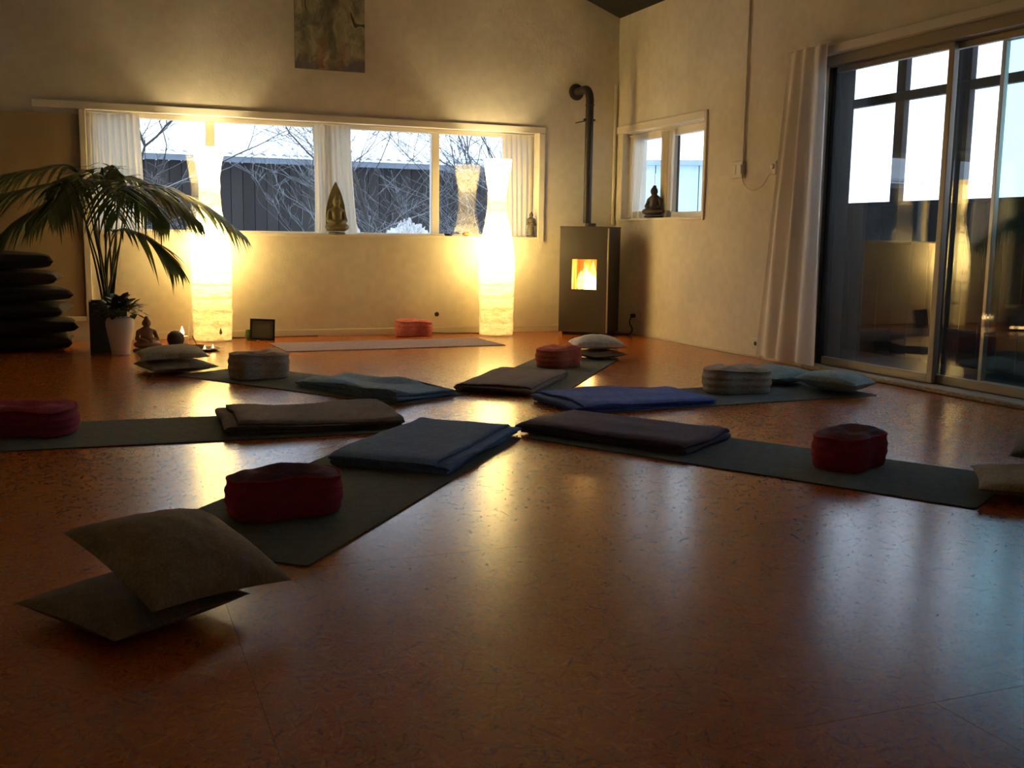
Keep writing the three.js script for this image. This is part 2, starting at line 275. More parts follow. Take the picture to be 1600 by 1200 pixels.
{ // sliding glass door in the right wall
  const d = struct('door_1', null, null, 'sliding glass door with slim metal stiles'), m = (n, x0, x1, y0, y1, z0, z1, mat = M.alu, r = 0.004) => mesh(n, box(x0, x1, y0, y1, z0, z1, r), mat, d);
  m('head_track', RX + 0.02, RX + 0.22, 2.06, 2.13, -6.1, -3.1); m('head_casing', RX - 0.03, RX, 2.131, 2.19, -6.12, -3.05, M.paint);
  m('threshold', RX - 0.05, RX + 0.22, 0.001, 0.03, -6.1, -3.1, M.sillWood, 0.008); m('jamb', RX + 0.06, RX + 0.11, 0.031, 2.059, -6.1, -6.07, M.darkTimber); m('jamb', RX + 0.06, RX + 0.11, 0.031, 2.059, -3.15, -3.1); m('outer_jamb', RX + 0.111, RX + 0.26, 0.031, 2.059, -6.1, -6.075, M.darkTimber); m('outer_jamb', RX + 0.215, RX + 0.26, 0.031, 2.059, -3.13, -3.1, M.darkTimber);
  const leaf = (x, z0, z1, mat, s0, s1) => {   // one sliding leaf: two stiles, two rails, double glass
    m('bottom_rail', x, x + 0.035, 0.031, 0.085, z0 + s0, z1 - s1); m('top_rail', x, x + 0.035, 2.02, 2.059, z0 + s0, z1 - s1);
    m('stile', x, x + 0.035, 0.031, 2.059, z0, z0 + s0, s0 < 0.03 ? M.stoveTrim : s0 < 0.035 ? M.darkTimber : M.alu); m('stile', x, x + 0.035, 0.031, 2.059, z1 - s1, z1);
    panes(d, [[z0 + s0, z1 - s1, 0.085, 2.02, x + 0.01]], mat, 'x');
  };
  leaf(RX + 0.074, -6.07, -4.98, M.pane, 0.03, 0.045); leaf(RX + 0.118, -5.06, -3.15, M.pane, 0.04, 0.05); leaf(RX + 0.162, -4.71, -3.16, M.tealPane, 0.028, 0.04);
}
{ // roofed porch outside the sliding door; its outer wall has a band of windows over dark boards
  const X = 5.96, zA = -7.66, zB = -2.6, top = 2.36, low = 1.21;
  const p = struct('wall_porch', null, null, 'dark timber porch wall with band of windows outside sliding door');
  const n = Math.round((zB - zA) / 0.18), w = (zB - zA) / n;
  for (let i = 0; i < n; i++) mesh('plank', box(X, X + 0.03, -0.1, low - 0.03, zA + i * w + 0.002, zA + (i + 1) * w - 0.002), M.darkTimber, p);
  mesh('sill_beam', box(X - 0.02, X + 0.06, low - 0.029, low, zA, zB), M.darkTimber, p); mesh('head_beam', box(X - 0.02, X + 0.06, top, 2.62, zA, zB), M.darkTimber, p); mesh('transom', box(X, X + 0.05, 1.995, 2.065, -7.429, zB), M.darkTimber, p);
  mesh('corner_post', box(X - 0.02, X + 0.06, low + 0.001, top - 0.001, zA, -7.43), M.darkTimber, p);
  const ms = [[-6.86, -6.76], [-6.22, -6.09], [-5.45, -5.33], [-4.7, -4.58], [-3.95, -3.83], [-3.2, -3.08]];
  for (const [a, b] of ms) for (const [y0, y1] of [[low + 0.001, 1.994], [2.066, top - 0.001]]) mesh('mullion', box(X, X + 0.05, y0, y1, a, b), M.darkTimber, p);
  const es = [-7.43, ...ms.flat(), zB]; for (let k = 0; k < es.length; k += 2) for (const [y0, y1] of [[low, 1.995], [2.065, top]]) panes(p, [[es[k], es[k + 1], y0, y1, X + 0.02]], M.pane, 'x', 0.02);
  mesh('end_wall', box(RX + 0.261, X, -0.1, 2.6, zA - 0.04, zA - 0.001), M.darkTimber, p); mesh('end_wall', box(RX + 0.261, X, -0.1, 2.6, zB, zB + 0.04), M.darkTimber, p);
  struct('ceiling_porch', box(RX + 0.261, X + 0.3, 2.621, 2.7, zA - 0.1, zB + 0.1), M.darkTimber, 'dark porch roof'); struct('floor_porch', box(RX + 0.261, X - 0.021, -0.12, -0.02, zA, zB), M.darkTimber, 'dark porch deck');
}
struct('ground', box(-60, 80, -0.5, -0.13, -90, 40), M.snow, 'snow covered garden ground');

// ---------------------------------------------------------------- curtains
function curtainGeo({ a, b, c, d, y0, y1, folds, amp, out, seed = 1, nu = 90, nv = 26, pinch = 0 }) {  // a,b top ends; c,d bottom ends as [x, z]; out = outward [x, z]
  return surface(nu, nv, (u, v) => {
    const k = pinch * Math.sin(v * Math.PI) * 0.5, uu = lerp(u, 0.5, k), x = lerp(lerp(a[0], b[0], uu), lerp(c[0], d[0], uu), v), z = lerp(lerp(a[1], b[1], uu), lerp(c[1], d[1], uu), v);
    const w = Math.sin((u * folds + 0.12 * noise2(u * 5, v * 2, seed)) * Math.PI * 2 + seed) + 0.4 * noise2(u * folds * 1.7, v * 1.5 + 7, seed + 3), A = amp * (0.55 + 0.45 * smooth(0, 0.25, v)) * (0.8 + 0.3 * noise2(u * 4, 2, seed));
    return [x + out[0] * w * A, lerp(y1, y0, v) + 0.006 * noise2(u * 9, 1, seed) * (v > 0.98), z + out[1] * w * A, u * 1.2, v];
  });
}
function curtain(label, o, mat = M.curtain) {
  const c = thing('curtain', label, 'curtain', [0, 0, 0]); mesh('curtain_cloth', curtainGeo(o), mat, c);
  const e = V(o.b[0] - o.a[0], 0, o.b[1] - o.a[1]).normalize().multiplyScalar(0.015), y = o.y1 - 0.004;
  mesh('curtain_rail', tube([V(o.a[0], y, o.a[1]).sub(e), V(o.b[0], y, o.b[1]).add(e)], 0.006, 8), M.paint, c); return c;
}
const CZ = BZ - 0.095;
curtain('sheer cream curtain at palm end of long back window', { a: [-0.005, CZ], b: [0.37, CZ], c: [-0.005, CZ], d: [0.4, CZ], y0: 0.9, y1: 1.828, folds: 8, amp: 0.016, out: [0, 1], seed: 2 });
curtain('cream curtain in middle of long back window behind pointed statue', { a: [1.775, CZ], b: [2.11, CZ], c: [1.79, CZ], d: [2.17, CZ], y0: 0.895, y1: 1.828, folds: 7, amp: 0.016, out: [0, 1], seed: 3, pinch: 0.12 });
curtain('cream curtain at stove end of long back window', { a: [3.53, CZ], b: [3.83, CZ], c: [3.56, CZ], d: [3.83, CZ], y0: 0.895, y1: 1.828, folds: 6, amp: 0.016, out: [0, 1], seed: 4 });
curtain('cream curtain on corner side of small window', { a: [RX + 0.075, -9.0], b: [RX + 0.075, -8.72], c: [RX + 0.075, -9.0], d: [RX + 0.075, -8.8], y0: 1.085, y1: 1.84, folds: 5, amp: 0.012, out: [1, 0], seed: 5 });
curtain('narrow pale curtain in middle of small window', { a: [RX + 0.08, -8.43], b: [RX + 0.08, -8.19], c: [RX + 0.08, -8.42], d: [RX + 0.08, -8.2], y0: 1.14, y1: 1.84, folds: 4, amp: 0.01, out: [1, 0], seed: 6 });
curtain('long beige floor length curtain beside sliding door', { a: [RX - 0.075, -6.38], b: [RX - 0.075, -5.95], c: [RX - 0.09, -6.6], d: [RX - 0.09, -5.9], y0: 0.035, y1: 2.2, folds: 3.4, amp: 0.026, out: [1, 0], seed: 7, nu: 120, nv: 40 }, M.heavyCurtain);

// ---------------------------------------------------------------- paper floor lamps
const lampR = [[0, 0.155], [0.06, 0.157], [0.3, 0.161], [0.46, 0.166], [0.58, 0.165], [0.75, 0.155], [0.9, 0.134], [1.0, 0.112], [1.1, 0.094], [1.18, 0.087], [1.3, 0.088], [1.4, 0.102], [1.48, 0.115], [1.565, 0.128]];
function lampRadius(y) { for (let i = 1; i < lampR.length; i++) if (y <= lampR[i][0]) { const a = lampR[i - 1], b = lampR[i], p = lampR[i - 2] ?? a, n = lampR[i + 1] ?? b, t = (y - a[0]) / (b[0] - a[0]); const ma = (b[1] - p[1]) / (b[0] - p[0]) * (b[0] - a[0]), mb = (n[1] - a[1]) / (n[0] - a[0]) * (b[0] - a[0]), t2 = t * t, t3 = t2 * t; return (2 * t3 - 3 * t2 + 1) * a[1] + (t3 - 2 * t2 + t) * ma + (-2 * t3 + 3 * t2) * b[1] + (t3 - t2) * mb; } return 0.128; }
function paperLamp(label, x, z, seed, cordPts) {
  const t = thing('paper_floor_lamp', label, 'lamp', [x, 0, z], 0);
  mesh('paper_shade', surface(56, 150, (u, v) => {
    const y = 0.012 + v * 1.553, a = u * Math.PI * 2, uu = u === 1 ? 0 : u, r = lampRadius(y) - 0.003 * Math.pow(Math.abs(Math.sin(y * Math.PI / 0.115)), 0.25) + 0.0035 * noise2(uu * 24, y * 20, seed) + 0.005 * noise2(uu * 6, y * 5, seed + 1);
    return [Math.sin(a) * r, y, Math.cos(a) * r, u * 2, y * 1.3];
  }, true), M.paper, t);
  for (let k = 0; k < 15; k++) { const y = 0.06 + k * 0.104; mesh('wire_rib', new THREE.TorusGeometry(lampRadius(y) - 0.0085, 0.0022, 5, 40).rotateX(Math.PI / 2).translate(0, y, 0), M.white, t); }
  mesh('base', cyl(0.15, 0.148, 0.012, 0, 0, 0, 40), M.paint, t);
  mesh('stand', cyl(0.007, 0.007, 1.4, 0, 0.012, 0, 10), M.white, t);
  for (const y of [0.78, 1.42]) {
    mesh('bulb', new THREE.SphereGeometry(0.03, 20, 14).translate(0, y, 0), M.bulb, t);
    const l = new THREE.PointLight(LAMP, LAMP_POWER * (y > 1 ? 0.48 : 1.1)); l.position.set(0, y, 0); l.castShadow = true; l.shadow.radius = 1.3; t.add(l);
  }
  mesh('cord', tube(curve(cordPts, 30), 0.0035, 6), M.black, t);
}
paperLamp('glowing white paper floor lamp beside the palm', 0.88, -8.955, 31, [[0, 0.006, -0.14], [0.16, 0.005, -0.16], [0.5, 0.005, -0.15], [0.9, 0.006, -0.155]]);
paperLamp('glowing white paper floor lamp nearer the stove', 3.36, -8.9, 47, [[0, 0.006, -0.13], [-0.25, 0.006, -0.2], [-0.42, 0.008, -0.19], [-0.62, 0.02, -0.2]]);

// ---------------------------------------------------------------- pellet stove and flue
{
  const W = 0.235, D = 0.165, Ht = 0.99, t = thing('pellet_stove', 'dark brown metal pellet stove with burning fire in corner', 'stove', [4.247, 0, -8.81], -Math.PI / 4);
  const wx = [-0.118, 0.122], wy = [0.42, 0.695];
  mesh('side_panel', box(-W, -W + 0.012, 0.03, Ht - 0.016, -D, D - 0.013, 0.003), M.stove, t); mesh('side_panel', box(W - 0.012, W, 0.03, Ht - 0.016, -D, D - 0.013, 0.003), M.stove, t);
  mesh('back_panel', box(-W + 0.013, W - 0.013, 0.03, Ht - 0.016, -D, -D + 0.012), M.stove, t); mesh('top_plate', box(-W - 0.004, W + 0.004, Ht - 0.015, Ht, -D - 0.002, D + 0.004, 0.005), M.stove, t);
  mesh('plinth', box(-W + 0.025, W - 0.025, 0, 0.03, -D + 0.02, D - 0.03), M.black, t);
  const s = new THREE.Shape([[-W, 0.03], [W - 0.016, 0.03], [W - 0.016, Ht - 0.016], [-W, Ht - 0.016]].map((p) => new THREE.Vector2(...p)));
  s.holes.push(new THREE.Path([[wx[0], wy[0]], [wx[0], wy[1]], [wx[1], wy[1]], [wx[1], wy[0]]].map((p) => new THREE.Vector2(...p))));
  const door = mesh('front_door', new THREE.ExtrudeGeometry(s, { depth: 0.01, bevelEnabled: true, bevelSize: 0.0015, bevelThickness: 0.0015, bevelSegments: 1 }).translate(0, 0, D - 0.0112), M.stove, t);
  mesh('trim_strip', box(W - 0.014, W, 0.03, Ht - 0.016, D - 0.012, D + 0.002, 0.003), M.stoveTrim, t);
  mesh('fire_glass', new THREE.PlaneGeometry(wx[1] - wx[0], wy[1] - wy[0]).translate((wx[0] + wx[1]) / 2, (wy[0] + wy[1]) / 2, D - 0.006), M.pane, door);
  const fb = [-0.135, 0.139, 0.4, 0.72], zb = -0.06;
  mesh('firebox', [box(fb[0], fb[1], fb[2], fb[3], zb - 0.01, zb), box(fb[0] - 0.01, fb[0], fb[2], fb[3], zb, D - 0.02), box(fb[1], fb[1] + 0.01, fb[2], fb[3], zb, D - 0.02), box(fb[0], fb[1], fb[3], fb[3] + 0.01, zb, D - 0.02), box(fb[0], fb[1], fb[2] - 0.01, fb[2], zb, D - 0.02)], M.brickLining, t);
  const fl = (name, x, z, w, h, e, k, seed) => {
    const m = std({ color: 0x000000, emissive: e, emissiveIntensity: k, roughness: 1 });
    return mesh(name, surface(14, 16, (u, v) => { const a = (u === 1 ? 0 : u) * Math.PI * 2, r = w * Math.pow(Math.sin(Math.PI * Math.pow(clamp(v, 0.001, 0.999), 0.62)), 0.8) * (1 - 0.35 * v); return [x + Math.cos(a) * r + 0.018 * v * noise2(v * 4, seed, 3), 0.41 + v * h, z + Math.sin(a) * r * 0.6 + 0.01 * v * noise2(v * 4, seed + 4, 5)]; }, true), m, t);
  };
  for (const [x, z, w, h, e, k, sd] of [[0.02, 0.05, 0.055, 0.17, [1, 0.78, 0.38], 9, 1], [0.06, 0.03, 0.045, 0.14, [1, 0.66, 0.22], 8, 2], [-0.03, 0.03, 0.045, 0.22, [1, 0.5, 0.1], 5, 3], [-0.08, 0.04, 0.035, 0.18, [1, 0.45, 0.08], 4, 4], [0.1, 0.035, 0.03, 0.2, [1, 0.45, 0.08], 4, 5], [-0.055, -0.01, 0.045, 0.26, [1, 0.4, 0.06], 2.6, 6], [0.035, -0.01, 0.05, 0.27, [1, 0.42, 0.07], 2.8, 7]]) fl('flame', x, z, w, h, lin(...e), k * 1.3, sd);
  const l = new THREE.PointLight(lin(1, 0.4, 0.07), 0.5); l.position.set(0.01, 0.5, 0.04); l.castShadow = true; t.add(l);
  mesh('pipe_socket', cyl(0.05, 0.048, 0.03, -0.01, Ht, -0.02, 28), M.pipe, t);
}
{
  const px = 4.225, pz = -8.85, t = thing('flue_pipe', 'black stove flue pipe bending into the back wall', 'pipe', [px, 1.02, pz]);
  const pts = [V(0, 0, 0), V(0, 1.1, 0)]; for (let k = 1; k <= 12; k++) { const a = k / 12 * Math.PI / 2; pts.push(V(0, 1.1 + 0.11 * Math.sin(a), -0.11 * (1 - Math.cos(a)))); } pts.push(V(0, 1.21, -0.295));
  mesh('flue_tube', tube(pts, 0.037, 28), M.pipe, t);
  mesh('wall_collar', lathe([[0, 0], [0.074, 0], [0.076, 0.004], [0.07, 0.016], [0.045, 0.022], [0.0385, 0.024], [0, 0.024]], 36).rotateX(Math.PI / 2).translate(0, 1.21, BZ - pz + 0.001), M.pipe, t);
  mesh('joint_ring', new THREE.TorusGeometry(0.039, 0.005, 8, 28).rotateX(Math.PI / 2).translate(0, 1.06, 0), M.pipe, t);
  mesh('wall_bracket', [tube([V(0, 0.93, 0.0), V(0, 0.93, BZ - pz + 0.002)], 0.005, 6), box(-0.058, 0.058, 0.92, 0.94, -0.006, 0.006, 0.002)], M.pipe, t);
}
{
  const t = thing('stove_cable', 'dark power cable hanging on wall beside the stove', 'cable', [RX - 0.02, 0, -8.62]);
  mesh('wall_socket', box(-0.012, 0.02, 0.14, 0.22, -0.04, 0.04, 0.006), M.white, t);
  mesh('plug', cyl(0.018, 0.02, 0.035, 0, 0, 0, 16).rotateZ(Math.PI / 2).translate(-0.013, 0.18, 0), M.black, t);
  mesh('cable', tube(curve([[-0.045, 0.18, 0], [-0.07, 0.12, 0.01], [-0.05, 0.05, 0.03], [-0.07, 0.008, 0], [-0.12, 0.006, -0.06], [-0.17, 0.006, -0.1]], 30), 0.006, 8), M.black, t);
}

// ---------------------------------------------------------------- yoga mats, blankets, cushions, pillows
function roundedRect(w, d, r) { const s = new THREE.Shape(), x = w / 2, y = d / 2; s.moveTo(-x + r, -y); s.lineTo(x - r, -y); s.absarc(x - r, -y + r, r, -Math.PI / 2, 0); s.lineTo(x, y - r); s.absarc(x - r, y - r, r, 0, Math.PI / 2); s.lineTo(-x + r, y); s.absarc(-x + r, y - r, r, Math.PI / 2, Math.PI); s.lineTo(-x, -y + r); s.absarc(-x + r, -y + r, r, Math.PI, Math.PI * 1.5); return s; }
const D2R = Math.PI / 180;
function mat(label, x, z, deg, len, wid, material) {
  const g = new THREE.ExtrudeGeometry(roundedRect(len, wid, 0.008), { depth: 0.004, bevelEnabled: true, bevelSize: 0.0006, bevelThickness: 0.0006, bevelSegments: 1, curveSegments: 4 }).rotateX(-Math.PI / 2);
  const m = one('yoga_mat', label, 'yoga mat', g, material, 'yoga mats'); m.position.set(x, 0.0009, z); m.rotation.y = deg * D2R; return m;
}
const matGrey = cloth(0.16, 0.17, 0.145, weaveBump, 0.0008, 0.1), matSlate = cloth(0.17, 0.21, 0.23, weaveBump, 0.0008, 0.1), matMauve = cloth(0.34, 0.25, 0.3, weaveBump, 0.0008, 0.1);
mat('dark grey yoga mat running towards the two nearest pillows', 0.87, -3.66, 51, 1.94, 0.61, matGrey);
mat('dark slate yoga mat with crimson cushion on the near right', 2.49, -3.575, 121, 1.88, 0.61, matSlate);
mat('dark grey yoga mat leaving the picture on the left', 0.36, -4.865, -2, 1.9, 0.63, matGrey);
mat('grey green yoga mat with beige cushion near the palm', 1.19, -6.16, -56, 1.84, 0.58, matGrey);
mat('grey yoga mat pointing at the stove', 2.77, -6.3, 53, 1.86, 0.58, matGrey);
mat('slate blue yoga mat reaching towards the sliding door', 3.27, -5.08, 3.5, 1.83, 0.6, matSlate);
mat('mauve yoga mat lying along the back wall between the lamps', 2.2, -8.3, 2.5, 1.8, 0.66, matMauve);

function blanketGeo(L, W, n, t, seed, wave) {
  const gap = 0.0016, pitch = t + gap, R = pitch / 2, cl = [], r = rng(seed);       // centreline of the folded cloth, seen from its side
  for (let k = 0; k < n; k++) {
    const s = k % 2 ? -1 : 1, y = t / 2 + k * pitch, e0 = L / 2 - r() * 0.02, N = 22, x0 = -s * (L / 2 - (k ? 0.0 : r() * 0.02)), x1 = s * (k === n - 1 ? L / 2 - 0.015 - r() * 0.04 : L / 2);
    for (let i = 0; i <= N; i++) cl.push([lerp(x0, x1, i / N), y]);
    if (k < n - 1) for (let i = 1; i < 6; i++) { const a = i / 6 * Math.PI; cl.push([x1 + s * R * 1.6 * Math.sin(a), y + R * (1 - Math.cos(a))]); }
  }
  const up = [], dn = [];
  cl.forEach((p, i) => { const a = cl[Math.max(i - 1, 0)], b = cl[Math.min(i + 1, cl.length - 1)], d = Math.hypot(b[0] - a[0], b[1] - a[1]), nx = -(b[1] - a[1]) / d, ny = (b[0] - a[0]) / d; up.push([p[0] + nx * t / 2, p[1] + ny * t / 2]); dn.push([p[0] - nx * t / 2, p[1] - ny * t / 2]); });
  const ring = [...up, ...dn.reverse()], m = ring.length, S = 26, pos = [], uv = [], idx = []; let per = 0; const H = n * pitch;
  const put = (x, y, z) => {
    const h = clamp(y / H), w = wave * h * (0.8 * noise2(x * 3.2 + seed, z * 4.1, seed) + 0.4 * noise2(x * 8, z * 9 + seed, seed + 1)), sag = 1 - 0.25 * smooth(W / 2 - 0.03, W / 2, Math.abs(z)) * h;
    pos.push(x + 0.012 * noise2(z * 5, h * 3, seed + 2), y * sag + Math.max(w, -0.012 * h) + 0.0, z * (1 - 0.03 * hash(Math.floor(h * n), 1, seed)) + 0.012 * noise2(x * 4, h * 2.5, seed + 5));
  };
  for (let j = 0; j <= S; j++) { per = 0; for (let i = 0; i <= m; i++) { const p = ring[i % m]; if (i) per += Math.hypot(p[0] - ring[i - 1][0], p[1] - ring[i - 1][1]); put(p[0], p[1], (j / S - 0.5) * W); uv.push(per, j / S * W); } }
  for (let j = 0; j < S; j++) for (let i = 0; i < m; i++) { const a = j * (m + 1) + i; idx.push(a, a + m + 1, a + 1, a + 1, a + m + 1, a + m + 2); }
  const tri = THREE.ShapeUtils.triangulateShape(ring.map((p) => new THREE.Vector2(...p)), []);
  for (const j of [0, S]) { const o = pos.length / 3; for (let i = 0; i < m; i++) { put(ring[i][0], ring[i][1], (j / S - 0.5) * W); uv.push(ring[i][0], ring[i][1]); } for (const [a, b, c] of tri) j ? idx.push(o + a, o + b, o + c) : idx.push(o + a, o + c, o + b); }
  const g = new THREE.BufferGeometry(); g.setAttribute('position', new THREE.Float32BufferAttribute(pos, 3)); g.setAttribute('uv', new THREE.Float32BufferAttribute(uv, 2)); g.setIndex(idx); g.computeVertexNormals(); return g;
}
function blanket(label, x, z, deg, L, W, n, t, seed, wave, material) { const b = one('folded_blanket', label, 'blanket', blanketGeo(L, W, n, t, seed, wave), material, 'folded blankets on the mats'); b.position.set(x, 0.0065, z); b.rotation.y = deg * D2R; return b; }
const blueGrey = cloth(0.2, 0.32, 0.58), navy = cloth(0.16, 0.13, 0.22), brown = cloth(0.26, 0.2, 0.19), blue = cloth(0.14, 0.25, 0.8), steel = cloth(0.28, 0.46, 0.7);
blanket('blue grey folded blanket on the mat of the nearest pillows', 1.28, -4.12, 141, 0.46, 0.93, 4, 0.011, 3, 0.012, blueGrey);
blanket('dark brown folded blanket on the left hand mat', 0.9, -4.87, -2, 0.76, 0.56, 4, 0.013, 4, 0.012, brown);
blanket('steel blue folded blanket with raised ripples', 1.45, -5.79, -63, 0.84, 0.44, 4, 0.011, 5, 0.032, steel);
blanket('taupe folded blanket on the mat pointing at the stove', 2.32, -5.83, 52, 0.86, 0.46, 4, 0.01, 6, 0.01, brown);
blanket('bright blue folded blanket with uneven end', 2.63, -5.0, 5, 0.84, 0.5, 4, 0.011, 7, 0.02, blue);
blanket('dark purple folded blanket on the near right mat', 2.17, -4.14, -57, 0.82, 0.48, 4, 0.012, 8, 0.01, navy);

const cushionOutline = (a, A, B) => { const c = Math.cos(a), s = Math.sin(a), e = 0.78; let x = A * Math.sign(c) * Math.pow(Math.abs(c), e), z = B * Math.sign(s) * Math.pow(Math.abs(s), e); z -= B * 0.25 * Math.exp(-((x / (A * 0.5)) ** 2)) * Math.max(s, -0.3 * s) * (s > 0 ? 1 : -1); return [x, z]; };
function cushion(label, x, z, deg, A, B, H, seed, side, top) {
  const t = thing('meditation_cushion', label, 'cushion', [x, 0.0065, z], deg * D2R, 'crescent meditation cushions'), nu = 96;
  const bulge = (v) => 1 + 0.05 * Math.sin(v * Math.PI) + 0.012 * Math.cos(v * Math.PI * 6);
  const rim = (a) => H * (1 + 0.1 * noise2(Math.cos(a) * 1.6 + seed, Math.sin(a) * 1.6, seed));
  mesh('gusset', surface(nu, 30, (u, v) => {
    const a = (u === 1 ? 0 : u) * Math.PI * 2, [ox, oz] = cushionOutline(a, A, B); let k, y;
    if (v < 0.2) { k = lerp(0.02, 0.94, v / 0.2); y = 0.0005; } else if (v < 0.3) { const q = (v - 0.2) / 0.1; k = 0.94 + 0.06 * Math.sin(q * Math.PI / 2); y = rim(a) * 0.12 * (1 - Math.cos(q * Math.PI / 2)); } else { const q = (v - 0.3) / 0.7; k = bulge(q) + 0.008 * Math.cos(a * 44) * Math.sin(q * Math.PI); y = rim(a) * lerp(0.12, 0.95, q); }
    return [ox * k, y, oz * k, u * (A + B) * 3, v * 0.3];
  }, true), side, t);
  mesh('piping', tube(Array.from({ length: nu + 1 }, (_, i) => { const a = i / nu * Math.PI * 2, [ox, oz] = cushionOutline(a, A, B); return V(ox * 1.0, rim(a % (Math.PI * 2)) * 0.955, oz * 1.0); }), 0.005, 8, false), side, t);
  mesh('top_panel', surface(nu, 14, (u, v) => {
    const a = (u === 1 ? 0 : u) * Math.PI * 2, [ox, oz] = cushionOutline(a, A, B), k = 1 - v, e = Math.sin(Math.min(1, v * 3.2) * Math.PI / 2) * 0.018 - 0.024 * smooth(0.3, 1, v), x = ox * k, zz = oz * k;
    return [x, rim(a) * 0.955 * k + H * 0.955 * v + e + v * (1 - v) * 0.03 * noise2(x * 14 + seed, zz * 14, seed + 2) + 0.006 * smooth(0.1, 0.5, v) * Math.sin(x * 55 + seed), zz, x, zz];
  }, true), top, t);
  return t;
}
const crimson = cloth(0.6, 0.06, 0.1), maroonTop = cloth(0.205, 0.0762, 0.122), terracotta = cloth(0.8, 0.2, 0.13), rose = cloth(0.85, 0.272, 0.272), beige = cloth(0.72, 0.58, 0.46), plum = cloth(0.5, 0.07, 0.12);
cushion('crimson crescent cushion on the mat of the nearest pillows', 0.53, -3.28, 12, 0.175, 0.125, 0.125, 1, crimson, maroonTop);
cushion('dark crimson crescent cushion on the near right mat', 2.75, -3.3, 25, 0.165, 0.12, 0.13, 2, crimson, maroonTop);
cushion('crimson crescent cushion cut off by the left picture edge', -0.3, -4.95, -20, 0.2, 0.14, 0.12, 3, plum, plum);
cushion('beige crescent cushion on the mat near the palm', 0.91, -6.52, 5, 0.175, 0.13, 0.15, 4, beige, beige);
cushion('terracotta crescent cushion on the mat pointing at the stove', 2.95, -6.58, 30, 0.17, 0.125, 0.125, 5, terracotta, terracotta);
cushion('beige crescent cushion on the mat by the sliding door', 3.46, -5.17, -5, 0.195, 0.135, 0.14, 6, beige, beige);
cushion('rose crescent cushion against the back wall', 2.61, -8.985, 4, 0.16, 0.12, 0.13, 7, rose, rose);

function pillowGeo(S, T, seed, S2 = S, e = 0.46, pin = 0.065, under = 1) {
  const side = (s) => surface(32, 32, (u, v) => {
    const a = u * 2 - 1, b = v * 2 - 1, x = a * (1 - pin * (1 - b * b)), z = b * (1 - pin * (1 - a * a));
    const h = Math.pow(Math.max(0, 1 - a * a), e) * Math.pow(Math.max(0, 1 - b * b), e), crease = 0.09 * noise2(a * 2.2 + seed, b * 2.2, seed) * h + 0.04 * noise2(a * 6, b * 6 + seed, seed + 2) * h;
    return [x * S / 2, s * T / 2 * (s < 0 ? under : 1) * (h + crease), z * S2 / 2 * s, u * S, v * S];
  });
  const g = mergeVertices(merge([side(1), side(-1)]).deleteAttribute('normal'), 1e-5); g.computeVertexNormals(); return g;
}
function pillow(label, [x, y, z], [yaw, pitch, roll], S, T, seed, material, S2 = S, under = 1) {
  const t = thing('pillow', label, 'pillow', [x, y, z], 0, 'square pillows'); t.rotation.set(pitch, yaw, roll, 'YXZ');
  mesh('pillow_cover', pillowGeo(S, T, seed, S2, 0.46, 0.065, under), material, t); return t;
}
const taupe = cloth(0.33, 0.27, 0.21, weaveBump, 0.0012), khaki = cloth(0.45, 0.36, 0.25, weaveBump, 0.0012), olive = cloth(0.56, 0.5, 0.38, weaveBump, 0.0012), slate = cloth(0.42, 0.54, 0.56, weaveBump, 0.0012), ecru = cloth(0.85, 0.85, 0.85, weaveBump, 0.0012);
pillow('taupe pillow lying flat on the floor, nearest to the viewer', [0.055, 0.04, -2.49], [0.6, 0.01, 0], 0.37, 0.078, 1, taupe);
pillow('khaki brown pillow leaning on the nearest flat pillow', [0.157, 0.124, -2.51], [0.516, 0.28, -0.07], 0.38, 0.15, 2, khaki, 0.38, 0.3);
pillow('lower olive pillow of the pair beside the tea lights', [0.45, 0.042, -6.98], [0.25, 0, 0], 0.42, 0.08, 3, olive);
pillow('upper olive pillow of the pair beside the tea lights', [0.43, 0.108, -7.0], [0.05, 0.02, 0.03], 0.42, 0.12, 4, olive, 0.42, 0.35);
pillow('lower dark taupe pillow under the ecru one', [3.45, 0.036, -6.98], [0.3, 0, 0], 0.32, 0.065, 5, taupe);
pillow('ecru pillow on top in front of the stove', [3.46, 0.1, -7.02], [-0.3, 0.02, 0], 0.4, 0.14, 6, ecru, 0.34, 0.4);
pillow('slate blue pillow lying nearest the long curtain', [3.91, 0.066, -5.4], [0.1, 0, 0], 0.37, 0.11, 7, slate);
pillow('slate blue pillow nearer the sliding door', [4.01, 0.078, -4.975], [0.55, 0.03, -0.05], 0.37, 0.12, 8, slate);
pillow('taupe pillow lying at the right picture edge', [3.05, 0.055, -2.68], [0.85, 0, 0], 0.4, 0.09, 9, olive);
pillow('dark taupe pillow leaning on top at the right picture edge', [3.3, 0.13, -2.77], [0.7, 0.04, 0.06], 0.38, 0.11, 10, taupe, 0.38, 0.4);

